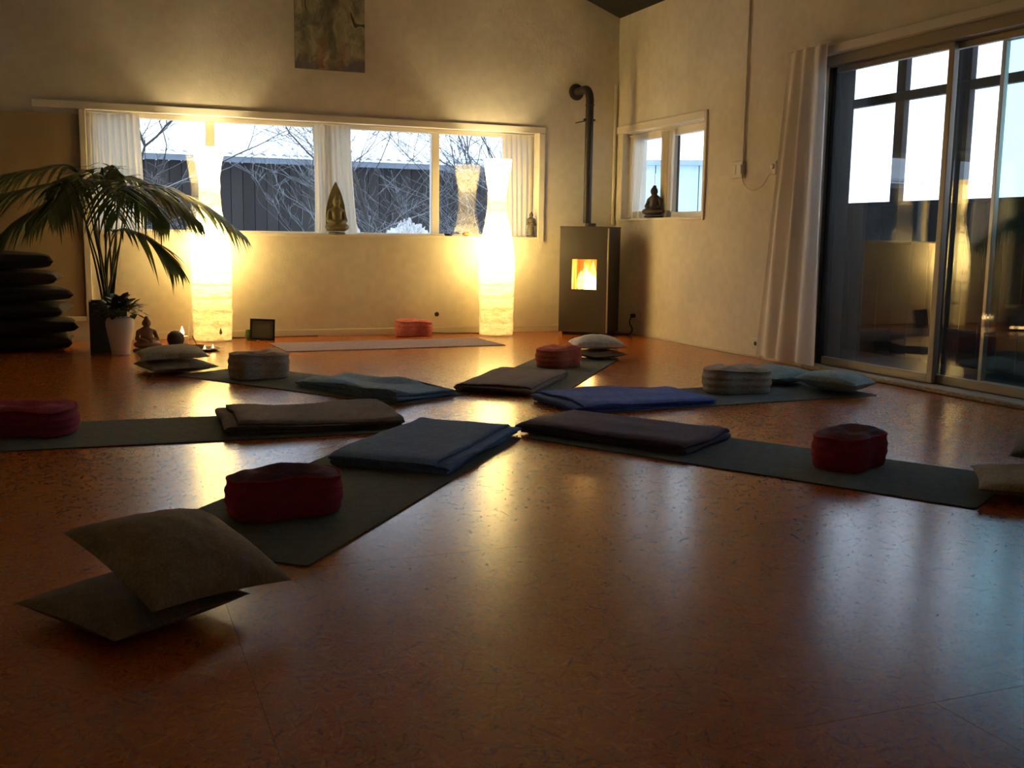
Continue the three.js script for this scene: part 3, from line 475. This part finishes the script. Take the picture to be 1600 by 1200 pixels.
// stack of dark floor cushions on the left
{
  const dark = [cloth(0.06, 0.048, 0.04), cloth(0.075, 0.056, 0.046), cloth(0.05, 0.045, 0.046)];
  const rows = [[0.062, 0.76, 0.12, 0.0, -0.56, 'lowest black floor cushion of the left stack'], [0.181, 0.82, 0.115, 0.06, -0.56, 'second black floor cushion from the bottom of the left stack'], [0.299, 0.76, 0.115, -0.12, -0.58, 'third black floor cushion from the bottom of the left stack'], [0.417, 0.76, 0.115, 0.16, -0.58, 'fourth black floor cushion from the bottom of the left stack'], [0.535, 0.7, 0.115, -0.05, -0.6, 'fifth black floor cushion from the bottom of the left stack'], [0.66, 0.62, 0.13, 0.1, -0.62, 'topmost rounded black floor cushion of the left stack']];
  rows.forEach(([y, S, T, yaw, x, label], i) => { const c = thing('floor_cushion', label, 'floor cushion', [x, y, -8.62], yaw, 'black floor cushions in a stack'); c.rotation.y = yaw; mesh('cushion_cover', pillowGeo(S, T, 20 + i, S * 0.78, 0.2, 0.03), dark[i % 3], c); });
}

// ---------------------------------------------------------------- palm, vase and altar things
{
  const t = thing('potted_palm', 'large green palm in dark square planter behind white vase', 'palm', [0.07, 0, -8.36]);
  const planterM = std({ color: lin(0.05, 0.055, 0.055), roughness: 0.6 }), leafM = [lin(0.07, 0.11, 0.03), lin(0.095, 0.14, 0.038), lin(0.052, 0.085, 0.028)].map((c) => phys({ color: c, roughness: 0.5, transmission: 0.3, thickness: 0, side: THREE.DoubleSide })), stemM = std({ color: lin(0.09, 0.1, 0.035), roughness: 0.6 });
  mesh('planter', (() => { const s = new THREE.Shape([[-0.13, -0.13], [0.13, -0.13], [0.13, 0.13], [-0.13, 0.13]].map((p) => new THREE.Vector2(...p))); s.holes.push(new THREE.Path([[-0.115, -0.115], [-0.115, 0.115], [0.115, 0.115], [0.115, -0.115]].map((p) => new THREE.Vector2(...p)))); return merge([new THREE.ExtrudeGeometry(s, { depth: 0.37, bevelEnabled: false }).rotateX(-Math.PI / 2).translate(0, 0.001, 0), box(-0.115, 0.115, 0.001, 0.02, -0.115, 0.115)]); })(), planterM, t);
  mesh('soil', box(-0.114, 0.114, 0.3, 0.33, -0.114, 0.114), std({ color: lin(0.03, 0.02, 0.014), roughness: 1 }), t);
  const blade = (() => surface(4, 8, (u, v) => { const w = 0.5 * Math.sin(Math.PI * Math.pow(clamp(v * 0.96 + 0.02), 0.6)) * (1 - 0.3 * v), a = u * 2 - 1; return [a * w, -0.28 * v * v - 0.35 * Math.abs(a) * w * 0, v]; }))();   // unit leaflet along +z, drooping
  const FR = [ // mid and tip of each frond, relative to the palm's foot
    [[-0.28, 1.08, 0.12], [-0.74, 0.79, 0.2]], [[-0.3, 1.2, 0.0], [-0.86, 1.06, 0.05]], [[-0.26, 1.34, -0.12], [-0.68, 1.28, -0.2]], [[-0.16, 1.24, 0.28], [-0.36, 0.98, 0.5]], [[0.0, 1.34, -0.1], [-0.02, 1.24, -0.3]], [[0.08, 1.36, -0.05], [0.18, 1.2, -0.2]],
    [[0.28, 1.2, 0.1], [0.66, 0.96, 0.15]], [[0.38, 1.22, -0.05], [1.02, 0.86, -0.1]], [[0.2, 1.2, 0.25], [0.42, 0.95, 0.42]], [[0.14, 0.9, 0.2], [0.5, 0.62, 0.3]],
    [[0.04, 1.24, 0.3], [0.08, 0.98, 0.55]], [[-0.16, 1.16, 0.18], [-0.5, 0.94, 0.3]], [[0.2, 1.28, -0.1], [0.52, 1.12, -0.2]], [[-0.1, 1.3, 0.05], [-0.34, 1.2, 0.1]],
  ], r = rng(77), stuff = [];
  let nLeaf = 0;
  FR.forEach(([mid, tip], k) => {
    const foot = V((r() - 0.5) * 0.07, 0.33, (r() - 0.5) * 0.07), m = V(mid[0] * 0.75, mid[1], mid[2] * 0.75), e = V(...tip), c1 = V(lerp(foot.x, m.x, 0.35), 0.75, lerp(foot.z, m.z, 0.35));
    const path = new THREE.CatmullRomCurve3([foot, c1, m, V(lerp(m.x, e.x, 0.55), lerp(m.y, e.y, 0.3), lerp(m.z, e.z, 0.55)), e]), P = path.getPoints(30);
    const fr = mesh('frond', tube(P, (q) => lerp(0.008, 0.0016, q), 6), stemM, t), n = 21, start = 0.4;
    for (let i = 0; i < n; i++) for (const s of [-1, 1]) {
      const q = start + (1 - start) * (i + 0.5 * (s > 0) + r() * 0.3) / n, p = path.getPoint(Math.min(q, 1)), tg = path.getTangent(Math.min(q, 1)), side = tg.clone().cross(V(0, 1, 0)).normalize().multiplyScalar(s);
      const f = (q - start) / (1 - start), len = 0.4 * Math.sin(Math.PI * (0.18 + 0.72 * f)) * (0.85 + 0.3 * r()), dir = side.multiplyScalar(1).addScaledVector(tg, 0.45 + 0.9 * f).add(V(0, 0.1 - 0.35 * r(), 0)).normalize();
      const o = new THREE.Object3D(); o.position.copy(p); o.up.set(0, 1, 0); o.lookAt(p.clone().add(dir)); o.scale.set(0.034, len * (0.7 + 1.1 * r()), len); o.updateMatrix();
      if (k < 7) { const lm = mesh('leaflet', blade, leafM[Math.floor(r() * 3)], fr); lm.position.copy(o.position); lm.quaternion.copy(o.quaternion); lm.scale.copy(o.scale); nLeaf++; } else stuff.push(blade.clone().applyMatrix4(o.matrix));
    }
  });
  mesh('leaflets', stuff, leafM[0], t).userData.kind = 'stuff';
}
{
  const t = thing('vase_plant', 'small bushy plant in a tall white vase', 'plant', [0.145, 0, -8.04]);
  mesh('vase', lathe([[0.001, 0.0], [0.058, 0], [0.062, 0.01], [0.07, 0.06], [0.088, 0.15], [0.098, 0.21], [0.098, 0.24], [0.088, 0.265], [0.078, 0.272], [0.07, 0.268], [0.07, 0.235], [0.001, 0.23]], 40), M.white, t);
  const r = rng(9), list = []; const leaf = surface(2, 4, (u, v) => { const w = Math.sin(Math.PI * clamp(v * 0.94 + 0.03)) * 0.4, a = u * 2 - 1; return [a * w, -0.25 * v * v, v]; });
  for (let i = 0; i < 220; i++) { const a = r() * 6.283, el = r() * 1.5 - 0.15, R = 0.04 + 0.075 * r(), p = V(Math.cos(a) * Math.cos(el) * R * 1.5, 0.3 + Math.sin(el) * R * 1.05, Math.sin(a) * Math.cos(el) * R), o = new THREE.Object3D(); o.position.copy(p); o.lookAt(p.clone().add(V(Math.cos(a), Math.sin(el) + (r() - 0.4) * 0.8, Math.sin(a)))); const s = 0.04 + 0.03 * r(); o.scale.set(s, s, s); o.updateMatrix(); list.push(leaf.clone().applyMatrix4(o.matrix)); }
  mesh('foliage', list, phys({ color: lin(0.045, 0.06, 0.025), roughness: 0.6, transmission: 0.25, thickness: 0, side: THREE.DoubleSide }), t).userData.kind = 'stuff';
  for (let i = 0; i < 7; i++) { const a = i * 0.9; mesh('stem', tube(curve([[Math.cos(a) * 0.02, 0.22, Math.sin(a) * 0.02], [Math.cos(a) * 0.04, 0.3, Math.sin(a) * 0.04], [Math.cos(a) * 0.07, 0.38, Math.sin(a) * 0.07]], 6), 0.002, 5), std({ color: lin(0.06, 0.06, 0.03), roughness: 0.8 }), t); }
}
const seated = (x, y, z) => {          // seated meditating figure, about 0.98 tall
  let d = ell(x, y, z, 0, 0.13, 0.04, 0.4, 0.135, 0.27); d = smin(d, cap(x, y, z, [0, 0.2, -0.04], [0, 0.52, -0.03], 0.2, 0.16), 0.08); d = smin(d, ell(x, y, z, 0, 0.54, -0.03, 0.25, 0.09, 0.12), 0.06);
  const ax = Math.abs(x); d = smin(d, cap(ax, y, z, [0.24, 0.5, -0.03], [0.29, 0.3, 0.02], 0.065, 0.055), 0.04); d = smin(d, cap(ax, y, z, [0.29, 0.3, 0.02], [0.08, 0.23, 0.22], 0.055, 0.045), 0.04);
  d = smin(d, cap(x, y, z, [0, 0.58, -0.02], [0, 0.7, 0], 0.07, 0.065), 0.05); d = smin(d, ell(x, y, z, 0, 0.77, 0.01, 0.115, 0.14, 0.125), 0.03); d = smin(d, ell(ax, y, z, 0.115, 0.75, 0, 0.02, 0.06, 0.03), 0.02); d = smin(d, ell(x, y, z, 0, 0.77, 0.13, 0.02, 0.035, 0.025), 0.02);
  return smin(d, ell(x, y, z, 0, 0.92, -0.01, 0.055, 0.06, 0.055), 0.04);
};
const robed = (x, y, z) => { let d = cap(x, y, z, [0, 0.1, 0], [0, 0.62, 0], 0.17, 0.13); d = smin(d, ell(x, y, z, 0, 0.66, 0, 0.17, 0.08, 0.11), 0.05); const ax = Math.abs(x); d = smin(d, cap(ax, y, z, [0.15, 0.64, 0], [0.17, 0.44, 0.05], 0.05, 0.045), 0.03); d = smin(d, cap(ax, y, z, [0.17, 0.44, 0.05], [0.02, 0.5, 0.15], 0.045, 0.035), 0.03); d = smin(d, ell(x, y, z, 0, 0.84, 0.01, 0.085, 0.105, 0.09), 0.04); return smin(d, ell(x, y, z, 0, 0.94, 0, 0.04, 0.05, 0.04), 0.03); };
const seatedGeo = sdfGeometry(seated, 0.5, 48), robedGeo = sdfGeometry(robed, 0.52, 48);
function statue(name, label, at, turn, h, geo, material, plinth) {
  const t = thing(name, label, 'statue', at, turn); mesh('figure', geo.clone().scale(h, h, h).translate(0, plinth ? 0.018 : 0.002, 0), material, t);
  if (plinth) mesh('plinth', lathe([[0, 0], [plinth, 0], [plinth * 1.05, 0.008], [plinth * 0.9, 0.02], [0, 0.02]], 28), material, t); return t;
}
statue('seated_statue', 'reddish brown seated figure statue beside the white vase', [0.335, 0, -8.27], 0.2, 0.25, seatedGeo, std({ color: lin(0.16, 0.075, 0.045), roughness: 0.55 }), 0.1);
statue('seated_statue', 'dark seated meditating statue on the small window sill', [RX + 0.02, 1.075, -8.42], -1.2, 0.28, seatedGeo, std({ color: lin(0.06, 0.045, 0.04), roughness: 0.6 }), 0.085);
{
  const olv = std({ color: lin(0.12, 0.1, 0.04), roughness: 0.6, bumpMap: plasterBump, bumpScale: 0.004 });
  const t = statue('haloed_statue', 'olive brown statue with pointed halo before the middle curtain', [1.97, 0.887, BZ - 0.03], 0, 0.34, seatedGeo, olv, 0.09); t.scale.set(0.78, 1, 0.6);
  const s = new THREE.Shape(); s.moveTo(-0.1, 0.01); s.bezierCurveTo(-0.13, 0.15, -0.1, 0.29, 0, 0.43); s.bezierCurveTo(0.1, 0.29, 0.13, 0.15, 0.1, 0.01);
  mesh('halo_plate', new THREE.ExtrudeGeometry(s, { depth: 0.012, bevelEnabled: true, bevelSize: 0.003, bevelThickness: 0.003 }).translate(0, 0.02, -0.075), olv, t);
}
statue('robed_statue', 'slim dark robed figure at stove end of long window sill', [3.8, 0.887, BZ - 0.02], 0, 0.22, robedGeo, std({ color: lin(0.09, 0.08, 0.06), roughness: 0.6 }), 0.04);
one('sill_stone', 'small orange stone on the long window sill', 'stone', new THREE.SphereGeometry(0.032, 20, 14).scale(1.2, 0.6, 0.8).translate(0, 0.02, 0), std({ color: lin(0.6, 0.27, 0.07), roughness: 0.5 })).position.set(3.16, 0.887, BZ - 0.02);
one('sill_dish', 'small black dish on the long window sill', 'dish', lathe([[0, 0], [0.03, 0], [0.045, 0.02], [0.042, 0.021], [0.028, 0.005], [0, 0.004]], 24), M.black).position.set(2.99, 0.887, BZ - 0.02);
const sillCup = () => lathe([[0, 0], [0.026, 0], [0.034, 0.06], [0.031, 0.06], [0.024, 0.005], [0, 0.004]], 24);
one('sill_cup', 'white cup on small window sill under the curtain', 'cup', sillCup(), M.white).position.set(RX + 0.02, 1.075, -8.76);
one('sill_cup', 'white cup beside the dark statue on small window sill', 'cup', sillCup(), M.white).position.set(RX + 0.015, 1.075, -8.64);
one('sill_jar', 'small grey jar right of the statue on small window sill', 'jar', lathe([[0, 0], [0.025, 0], [0.03, 0.02], [0.028, 0.045], [0.018, 0.055], [0.018, 0.06], [0, 0.06]], 24), std({ color: lin(0.2, 0.17, 0.14), roughness: 0.5 })).position.set(RX + 0.015, 1.075, -8.16);
one('ball_vase', 'round black ball vase beside the burning glass candle', 'vase', lathe([[0, 0], [0.03, 0.001], [0.055, 0.025], [0.066, 0.06], [0.06, 0.095], [0.035, 0.12], [0.02, 0.126], [0.016, 0.122], [0, 0.11]], 32), std({ color: lin(0.035, 0.028, 0.02), roughness: 0.6 })).position.set(0.555, 0, -8.5);
function flameGeo(h) { return lathe([[0.0005, 0], [h * 0.16, h * 0.12], [h * 0.21, h * 0.28], [h * 0.16, h * 0.55], [h * 0.06, h * 0.85], [0.0003, h]], 14); }
function candleLight(t, y, p) { const l = new THREE.PointLight(lin(1, 0.55, 0.18), p); l.position.set(0, y, 0); l.castShadow = true; t.add(l); }
{
  const t = thing('glass_candle', 'burning candle in a clear glass tumbler', 'candle', [0.62, 0, -8.72]);
  mesh('tumbler', lathe([[0, 0.001], [0.05, 0.001], [0.056, 0.15], [0.053, 0.15], [0.048, 0.008], [0, 0.007]], 32), M.glass, t); mesh('wax', cyl(0.044, 0.045, 0.055, 0, 0.0085, 0, 28), M.wax, t);
  mesh('flame', flameGeo(0.075).translate(0, 0.068, 0), M.flame, t); candleLight(t, 0.095, 0.03);
}
{
  const t = thing('round_tray', 'dark round tray carrying the tea lights', 'tray', [0.72, 0, -8.2]);
  mesh('tray_dish', lathe([[0, 0], [0.11, 0], [0.14, 0.016], [0.137, 0.018], [0.108, 0.005], [0, 0.005]], 40), M.pipe, t);
  [[-0.075, 0.055, 'leftmost tea light on the dark tray'], [0.015, 0.085, 'middle tea light on the dark tray'], [0.08, 0.03, 'rightmost tea light on the dark tray']].forEach(([x, z, label]) => {
    const c = thing('tea_light', label, 'candle', [0.72 + x, 0.0055, -8.2 + z], 0, 'tea lights on the tray'); mesh('cup', lathe([[0, 0], [0.019, 0], [0.02, 0.015], [0.0185, 0.015], [0.0175, 0.002], [0, 0.002]], 24), M.stoveTrim, c); mesh('wax', cyl(0.017, 0.017, 0.009, 0, 0.0025, 0, 20), M.wax, c); mesh('flame', flameGeo(0.03).translate(0, 0.013, 0), M.flame, c); candleLight(c, 0.026, 0.008);
  });
  const b = thing('incense_bowl', 'small dark bowl with incense stick on the tray', 'bowl', [0.7, 0.0055, -8.26]); mesh('bowl', lathe([[0, 0], [0.03, 0], [0.05, 0.03], [0.047, 0.03], [0.028, 0.005], [0, 0.005]], 28), std({ color: lin(0.1, 0.05, 0.025), roughness: 0.5 }), b); mesh('incense_stick', tube([V(0.0, 0.006, 0), V(-0.04, 0.1, 0)], 0.003, 6), M.black, b);
}
{
  const t = thing('small_bottle', 'slender clear bottle with dark stopper standing by the tea lights', 'bottle', [0.885, 0, -8.4]);
  mesh('bottle_body', lathe([[0, 0.001], [0.022, 0.001], [0.024, 0.01], [0.022, 0.06], [0.009, 0.085], [0.008, 0.1]], 24), M.glass, t); mesh('stopper', lathe([[0, 0.101], [0.008, 0.101], [0.012, 0.112], [0.008, 0.13], [0.002, 0.15], [0, 0.15]], 18), M.brass, t);
}
one('glass_votive', 'little green glass votive behind the small frame', 'candle holder', lathe([[0, 0.001], [0.04, 0.001], [0.05, 0.03], [0.045, 0.08], [0.041, 0.08], [0.045, 0.03], [0.036, 0.006], [0, 0.006]], 28), phys({ color: lin(0.15, 0.4, 0.1), roughness: 0.25, transmission: 0.6, thickness: 0 })).position.set(1.19, 0, -8.97);
{
  const t = thing('photo_frame', 'small dark picture frame leaning beside the lamp', 'frame', [1.265, 0.003, -8.86], -0.08); t.rotation.set(-0.2, -0.08, -0.05, 'YXZ');
  const f = new THREE.Shape([[-0.1, 0], [0.1, 0], [0.1, 0.175], [-0.1, 0.175]].map((p) => new THREE.Vector2(...p))); f.holes.push(new THREE.Path([[-0.085, 0.015], [-0.085, 0.16], [0.085, 0.16], [0.085, 0.015]].map((p) => new THREE.Vector2(...p))));
  mesh('frame_border', new THREE.ExtrudeGeometry(f, { depth: 0.018, bevelEnabled: true, bevelSize: 0.001, bevelThickness: 0.001 }), M.black, t); mesh('picture', box(-0.085, 0.085, 0.015, 0.16, 0.003, 0.008), std({ color: lin(0.16, 0.16, 0.11), roughness: 0.35 }), t); mesh('easel_leg', box(-0.015, 0.015, 0.0, 0.13, -0.004, 0).rotateX(0.38).translate(0, 0.0, -0.05), M.black, t);
}
{ // picture on the back wall
  const t = thing('canvas_print', 'tall muted olive canvas print hanging above the window', 'picture', [1.915, 2.265, BZ + 0.001]);
  mesh('stretcher', box(-0.298, 0.298, 0, 0.93, 0, 0.022, 0.003), std({ color: lin(0.1, 0.08, 0.05), roughness: 0.8 }), t);
  mesh('print', new THREE.PlaneGeometry(0.596, 0.93).translate(0, 0.465, 0.0235), std({ map: printMap, roughness: 0.8 }), t);
}
// ---------------------------------------------------------------- fittings on the right and back walls
{
  const t = thing('light_switch', 'double wall switch under a vertical conduit', 'switch', [RX, 1.36, -7.02]);
  mesh('switch_box', box(-0.03, 0, 0, 0.13, -0.1, 0.05, 0.006), M.white, t); for (const z of [-0.06, 0.012]) mesh('rocker', box(-0.036, -0.029, 0.03, 0.1, z - 0.025, z + 0.025, 0.003), M.white, t);
  mesh('conduit', tube([V(-0.012, 0.13, 0.03), V(-0.012, 1.58, 0.03)], 0.008, 10), M.paint, t);
  mesh('loop_cable', tube(curve([[-0.012, 0.02, 0.02], [-0.014, -0.05, 0.06], [-0.016, -0.1, 0.17], [-0.014, -0.07, 0.3], [-0.012, 0.01, 0.38], [-0.012, 0.03, 0.41]], 30), 0.004, 6), M.white, t);
}
{ const t = thing('room_thermostat', 'small wall thermostat between switch and curtain', 'thermostat', [RX, 1.365, -6.6]); mesh('housing', box(-0.014, 0, 0, 0.1, -0.035, 0.035, 0.006), M.white, t); mesh('dial', cyl(0.02, 0.018, 0.01, 0, 0, 0, 24).rotateZ(Math.PI / 2)  .translate(-0.014, 0.06, 0), M.alu, t); }
{ const t = thing('wall_socket', 'low wall socket at foot of the long curtain', 'socket', [RX, 0.07, -6.72]); mesh('cover_plate', box(-0.01, 0, 0, 0.075, -0.04, 0.04, 0.004), M.white, t); mesh('outlet_hole', cyl(0.016, 0.016, 0.003, 0, 0, 0, 20).rotateZ(Math.PI / 2).translate(-0.01, 0.038, 0), M.black, t); }
one('wall_grommet', 'small dark round grommet low on the back wall', 'grommet', lathe([[0, 0], [0.02, 0], [0.021, 0.006], [0.012, 0.009], [0.008, 0.005], [0, 0.005]], 20).rotateX(Math.PI / 2), M.pipe).position.set(2.875, 0.178, BZ);
one('corner_conduit', 'thin painted conduit running down the room corner', 'conduit', tube([V(0, 1.02, 0), V(0, 2.32, 0)], 0.014, 10), M.paint).position.set(RX - 0.03, 0, BZ + 0.018);

// ---------------------------------------------------------------- garden behind the long window
{ // shed
  const t = thing('garden_shed', 'long dark timber shed with snowy corrugated roof in garden', 'shed', [0, -0.13, -15]); t.scale.y = 1.035;
  mesh('backing_board', box(-8, 8, 0, 1.9, -0.08, -0.045), M.shedWood[2], t);
  const n = 100; for (let i = 0; i < n; i++) { const x = -8 + i * 0.16; mesh('plank', box(x + 0.004, x + 0.156, 0, 1.92, -0.03 - 0.008 * (i % 2), 0), M.shedWood[(i * 7) % 3], t); }
  mesh('corrugated_roof', surface(900, 3, (u, v) => [lerp(-8.1, 8.1, u), 2.0 + 0.018 * Math.sin(u * 16.2 * 2 * Math.PI / 0.146) + v * 0.22, 0.28 - v * 2.6]), M.snow, t);
  mesh('fascia', box(-8, 8, 1.9, 1.975, 0.1, 0.13), std({ color: lin(0.26, 0.3, 0.36), roughness: 0.7 }), t);
}
function treeParts(seed, h, spread, depthMax, r0, dense = 1, lean = [0, 0]) {
  const r = rng(seed), br = [], sn = [];
  (function grow(p, d, len, rad, lvl) {
    const pts = [p.clone()]; let q = p.clone(), dd = d.clone(); const n = 6;
    for (let i = 0; i < n; i++) { dd.add(V((r() - 0.5) * 0.6, (r() - 0.38) * 0.22, (r() - 0.5) * 0.6)).normalize(); q = q.clone().addScaledVector(dd, len / n); pts.push(q); }
    br.push(tube(pts, (t) => rad * (1 - 0.55 * t), lvl < 2 ? 6 : 4, false));
    if (Math.hypot(d.x, d.z) > 0.25) sn.push(tube(pts.map((x) => x.clone().add(V(0, rad * 0.6, 0))), (t) => Math.max(0.0014, rad * (0.62 - 0.35 * t)), 4, false));
    if (lvl >= depthMax) return;
    const k = Math.round((lvl === 0 ? 6 : 3.4) * dense);
    for (let i = 0; i < k; i++) { const at = pts[1 + Math.floor(r() * n)], a = r() * 6.283, s = spread * (0.6 + 0.7 * r()); grow(at, dd.clone().add(V(Math.cos(a) * s, (r() - 0.25) * 0.6, Math.sin(a) * s)).normalize(), len * (0.5 + 0.28 * r()), Math.max(0.0022, rad * 0.5), lvl + 1); }
  })(V(0, 0, 0), V(lean[0], 1, lean[1]).normalize(), h, r0, 0);
  return [merge(br), merge(sn)];
}
function tree(label, x, z, seed, h, spread, depth, r0, dense, lean, cat = 'tree', name = 'bare_tree') {
  const t = thing(name, label, cat, [x, -0.13, z], 0, 'bare snowy trees and shrubs'), [b, s] = treeParts(seed, h, spread, depth, r0, dense, lean);
  mesh('branches', b, M.bark, t); mesh('branch_snow', s, M.frost, t).userData.kind = 'stuff';
}
tree('snowy bare tree seen right of the middle curtain', 3.05, -12.0, 101, 1.9, 0.95, 4, 0.03, 1.05, [0.05, 0]);
tree('snowy bare tree seen behind the stove side lamp', 4.3, -12.9, 102, 1.9, 0.95, 4, 0.03, 1.05, [-0.05, 0]);
tree('snowy bare tree at the stove end of the garden', 4.75, -11.6, 103, 1.9, 0.9, 4, 0.028, 1, [0, 0]);
tree('arching bare tree reaching over the shed beside the middle curtain', 2.75, -12.6, 104, 1.9, 0.8, 4, 0.024, 0.9, [-0.35, 0]);
tree('snowy bare tree seen beside the palm', 0.35, -12.2, 105, 2.0, 0.95, 4, 0.026, 1, [0.1, 0]);
tree('dense snowy shrub in front of shed beside the palm', 0.45, -11.2, 106, 0.95, 1.1, 4, 0.02, 1.15, [0, 0], 'shrub', 'snowy_shrub');
tree('dense snowy shrub seen low between curtain and window post', 3.4, -11.3, 107, 0.9, 1.1, 4, 0.018, 1.1, [0, 0], 'shrub', 'snowy_shrub');
tree('dense snowy shrub low behind the stove side lamp', 4.2, -11.1, 108, 1.0, 1.1, 4, 0.018, 1.1, [0, 0], 'shrub', 'snowy_shrub');
tree('tall fine twigged tree rising behind the shrubs beside the middle curtain', 3.75, -13.2, 121, 2.4, 0.7, 5, 0.016, 0.95, [0.12, 0]);
tree('tall fine twigged tree rising behind the right window post', 4.45, -13.2, 122, 2.5, 0.75, 5, 0.016, 0.95, [0, 0]);
tree('tall fine twigged tree rising behind the stove end curtain', 5.35, -13.1, 123, 2.5, 0.75, 5, 0.016, 0.95, [-0.05, 0]);
function snowBush(label, x, z, R, h, seed) {
  const t = thing('snow_bush', label, 'bush', [x, -0.13, z]);
  mesh('snow_cap', surface(96, 40, (u, v) => { const a = (u === 1 ? 0 : u) * 6.2832, e = v * Math.PI / 2, k = 1 + 0.14 * noise2(Math.cos(a) * 3 + seed, Math.sin(a) * 3 + v * 5, seed) + 0.16 * noise2(Math.cos(a) * 8, Math.sin(a) * 8 + v * 12, seed + 1) + 0.12 * noise2(u * 60, v * 26, seed + 2) * (u > 0.02 && u < 0.98); return [Math.cos(a) * Math.cos(e) * R * k, h * 0.72 + Math.sin(e) * h * 0.3 * k, Math.sin(a) * Math.cos(e) * R * k]; }, true), M.snow, t);
  const r = rng(seed), list = []; for (let i = 0; i < 70; i++) { const a = r() * 6.283, q = 0.35 + 0.7 * r(), e = V(Math.cos(a) * R * q, h * (0.7 + 0.3 * r()) * (1 - 0.25 * q * q), Math.sin(a) * R * q); list.push(tube([V(Math.cos(a) * 0.05, 0, Math.sin(a) * 0.05), V(e.x * 0.6, e.y * 0.55, e.z * 0.6), e], (s) => 0.006 * (1 - 0.6 * s), 4, false)); }
  mesh('twigs', list, M.bark, t).userData.kind = 'stuff';
}
snowBush('round snow covered bush just outside the right half of the long window', 3.02, -10.6, 0.3, 1.1, 61);
snowBush('small snow covered bush below the arching tree', 2.4, -10.7, 0.16, 1.06, 62);

// ---------------------------------------------------------------- seen through the small window and the porch
{
  const t = thing('pale_outbuilding', 'pale blue outbuilding seen through the small window', 'building', [12.3, -0.13, -21.9], -0.512), m = std({ color: lin(0.5, 0.62, 0.7), roughness: 0.8 });
  for (let i = 0; i < 12; i++) mesh('wall_panel', box(-4.6 + i * 0.5 + 0.01, -4.6 + (i + 1) * 0.5 - 0.01, 0, 2.72, -3, 0), m, t);
  mesh('roof_edge', box(-4.8, 1.45, 2.721, 2.84, -3.1, 0.15), std({ color: lin(0.3, 0.4, 0.46), roughness: 0.7 }), t);
}
{
  const t = thing('white_house', 'small white house with dark roof seen through the small window', 'house', [20.3, -0.13, -33.4], -0.54);
  mesh('house_wall', box(-0.4, 3.6, 0, 3.2, -3, 0), std({ color: lin(0.9, 0.92, 0.95), roughness: 0.8 }), t);
  mesh('roof', new THREE.ExtrudeGeometry(new THREE.Shape([[-0.6, 0], [3.8, 0], [3.4, 0.35], [-0.2, 0.35]].map((p) => new THREE.Vector2(...p))), { depth: 3.3, bevelEnabled: false }).translate(0, 3.21, -3.15), std({ color: lin(0.12, 0.2, 0.32), roughness: 0.8 }), t);
}
tree('thin bare shrub outside the small window', 7.1, -12.3, 109, 1.0, 1.0, 4, 0.014, 0.9, [0, 0], 'shrub', 'bare_shrub');
tree('bare twiggy tree beyond the porch windows', 9.3, -7.6, 110, 1.1, 0.8, 4, 0.018, 0.9, [0, 0]);
tree('bare twiggy tree far right beyond the porch windows', 9.4, -9.2, 111, 1.05, 0.8, 4, 0.018, 0.9, [0, 0]);

renderer.render(scene, camera);
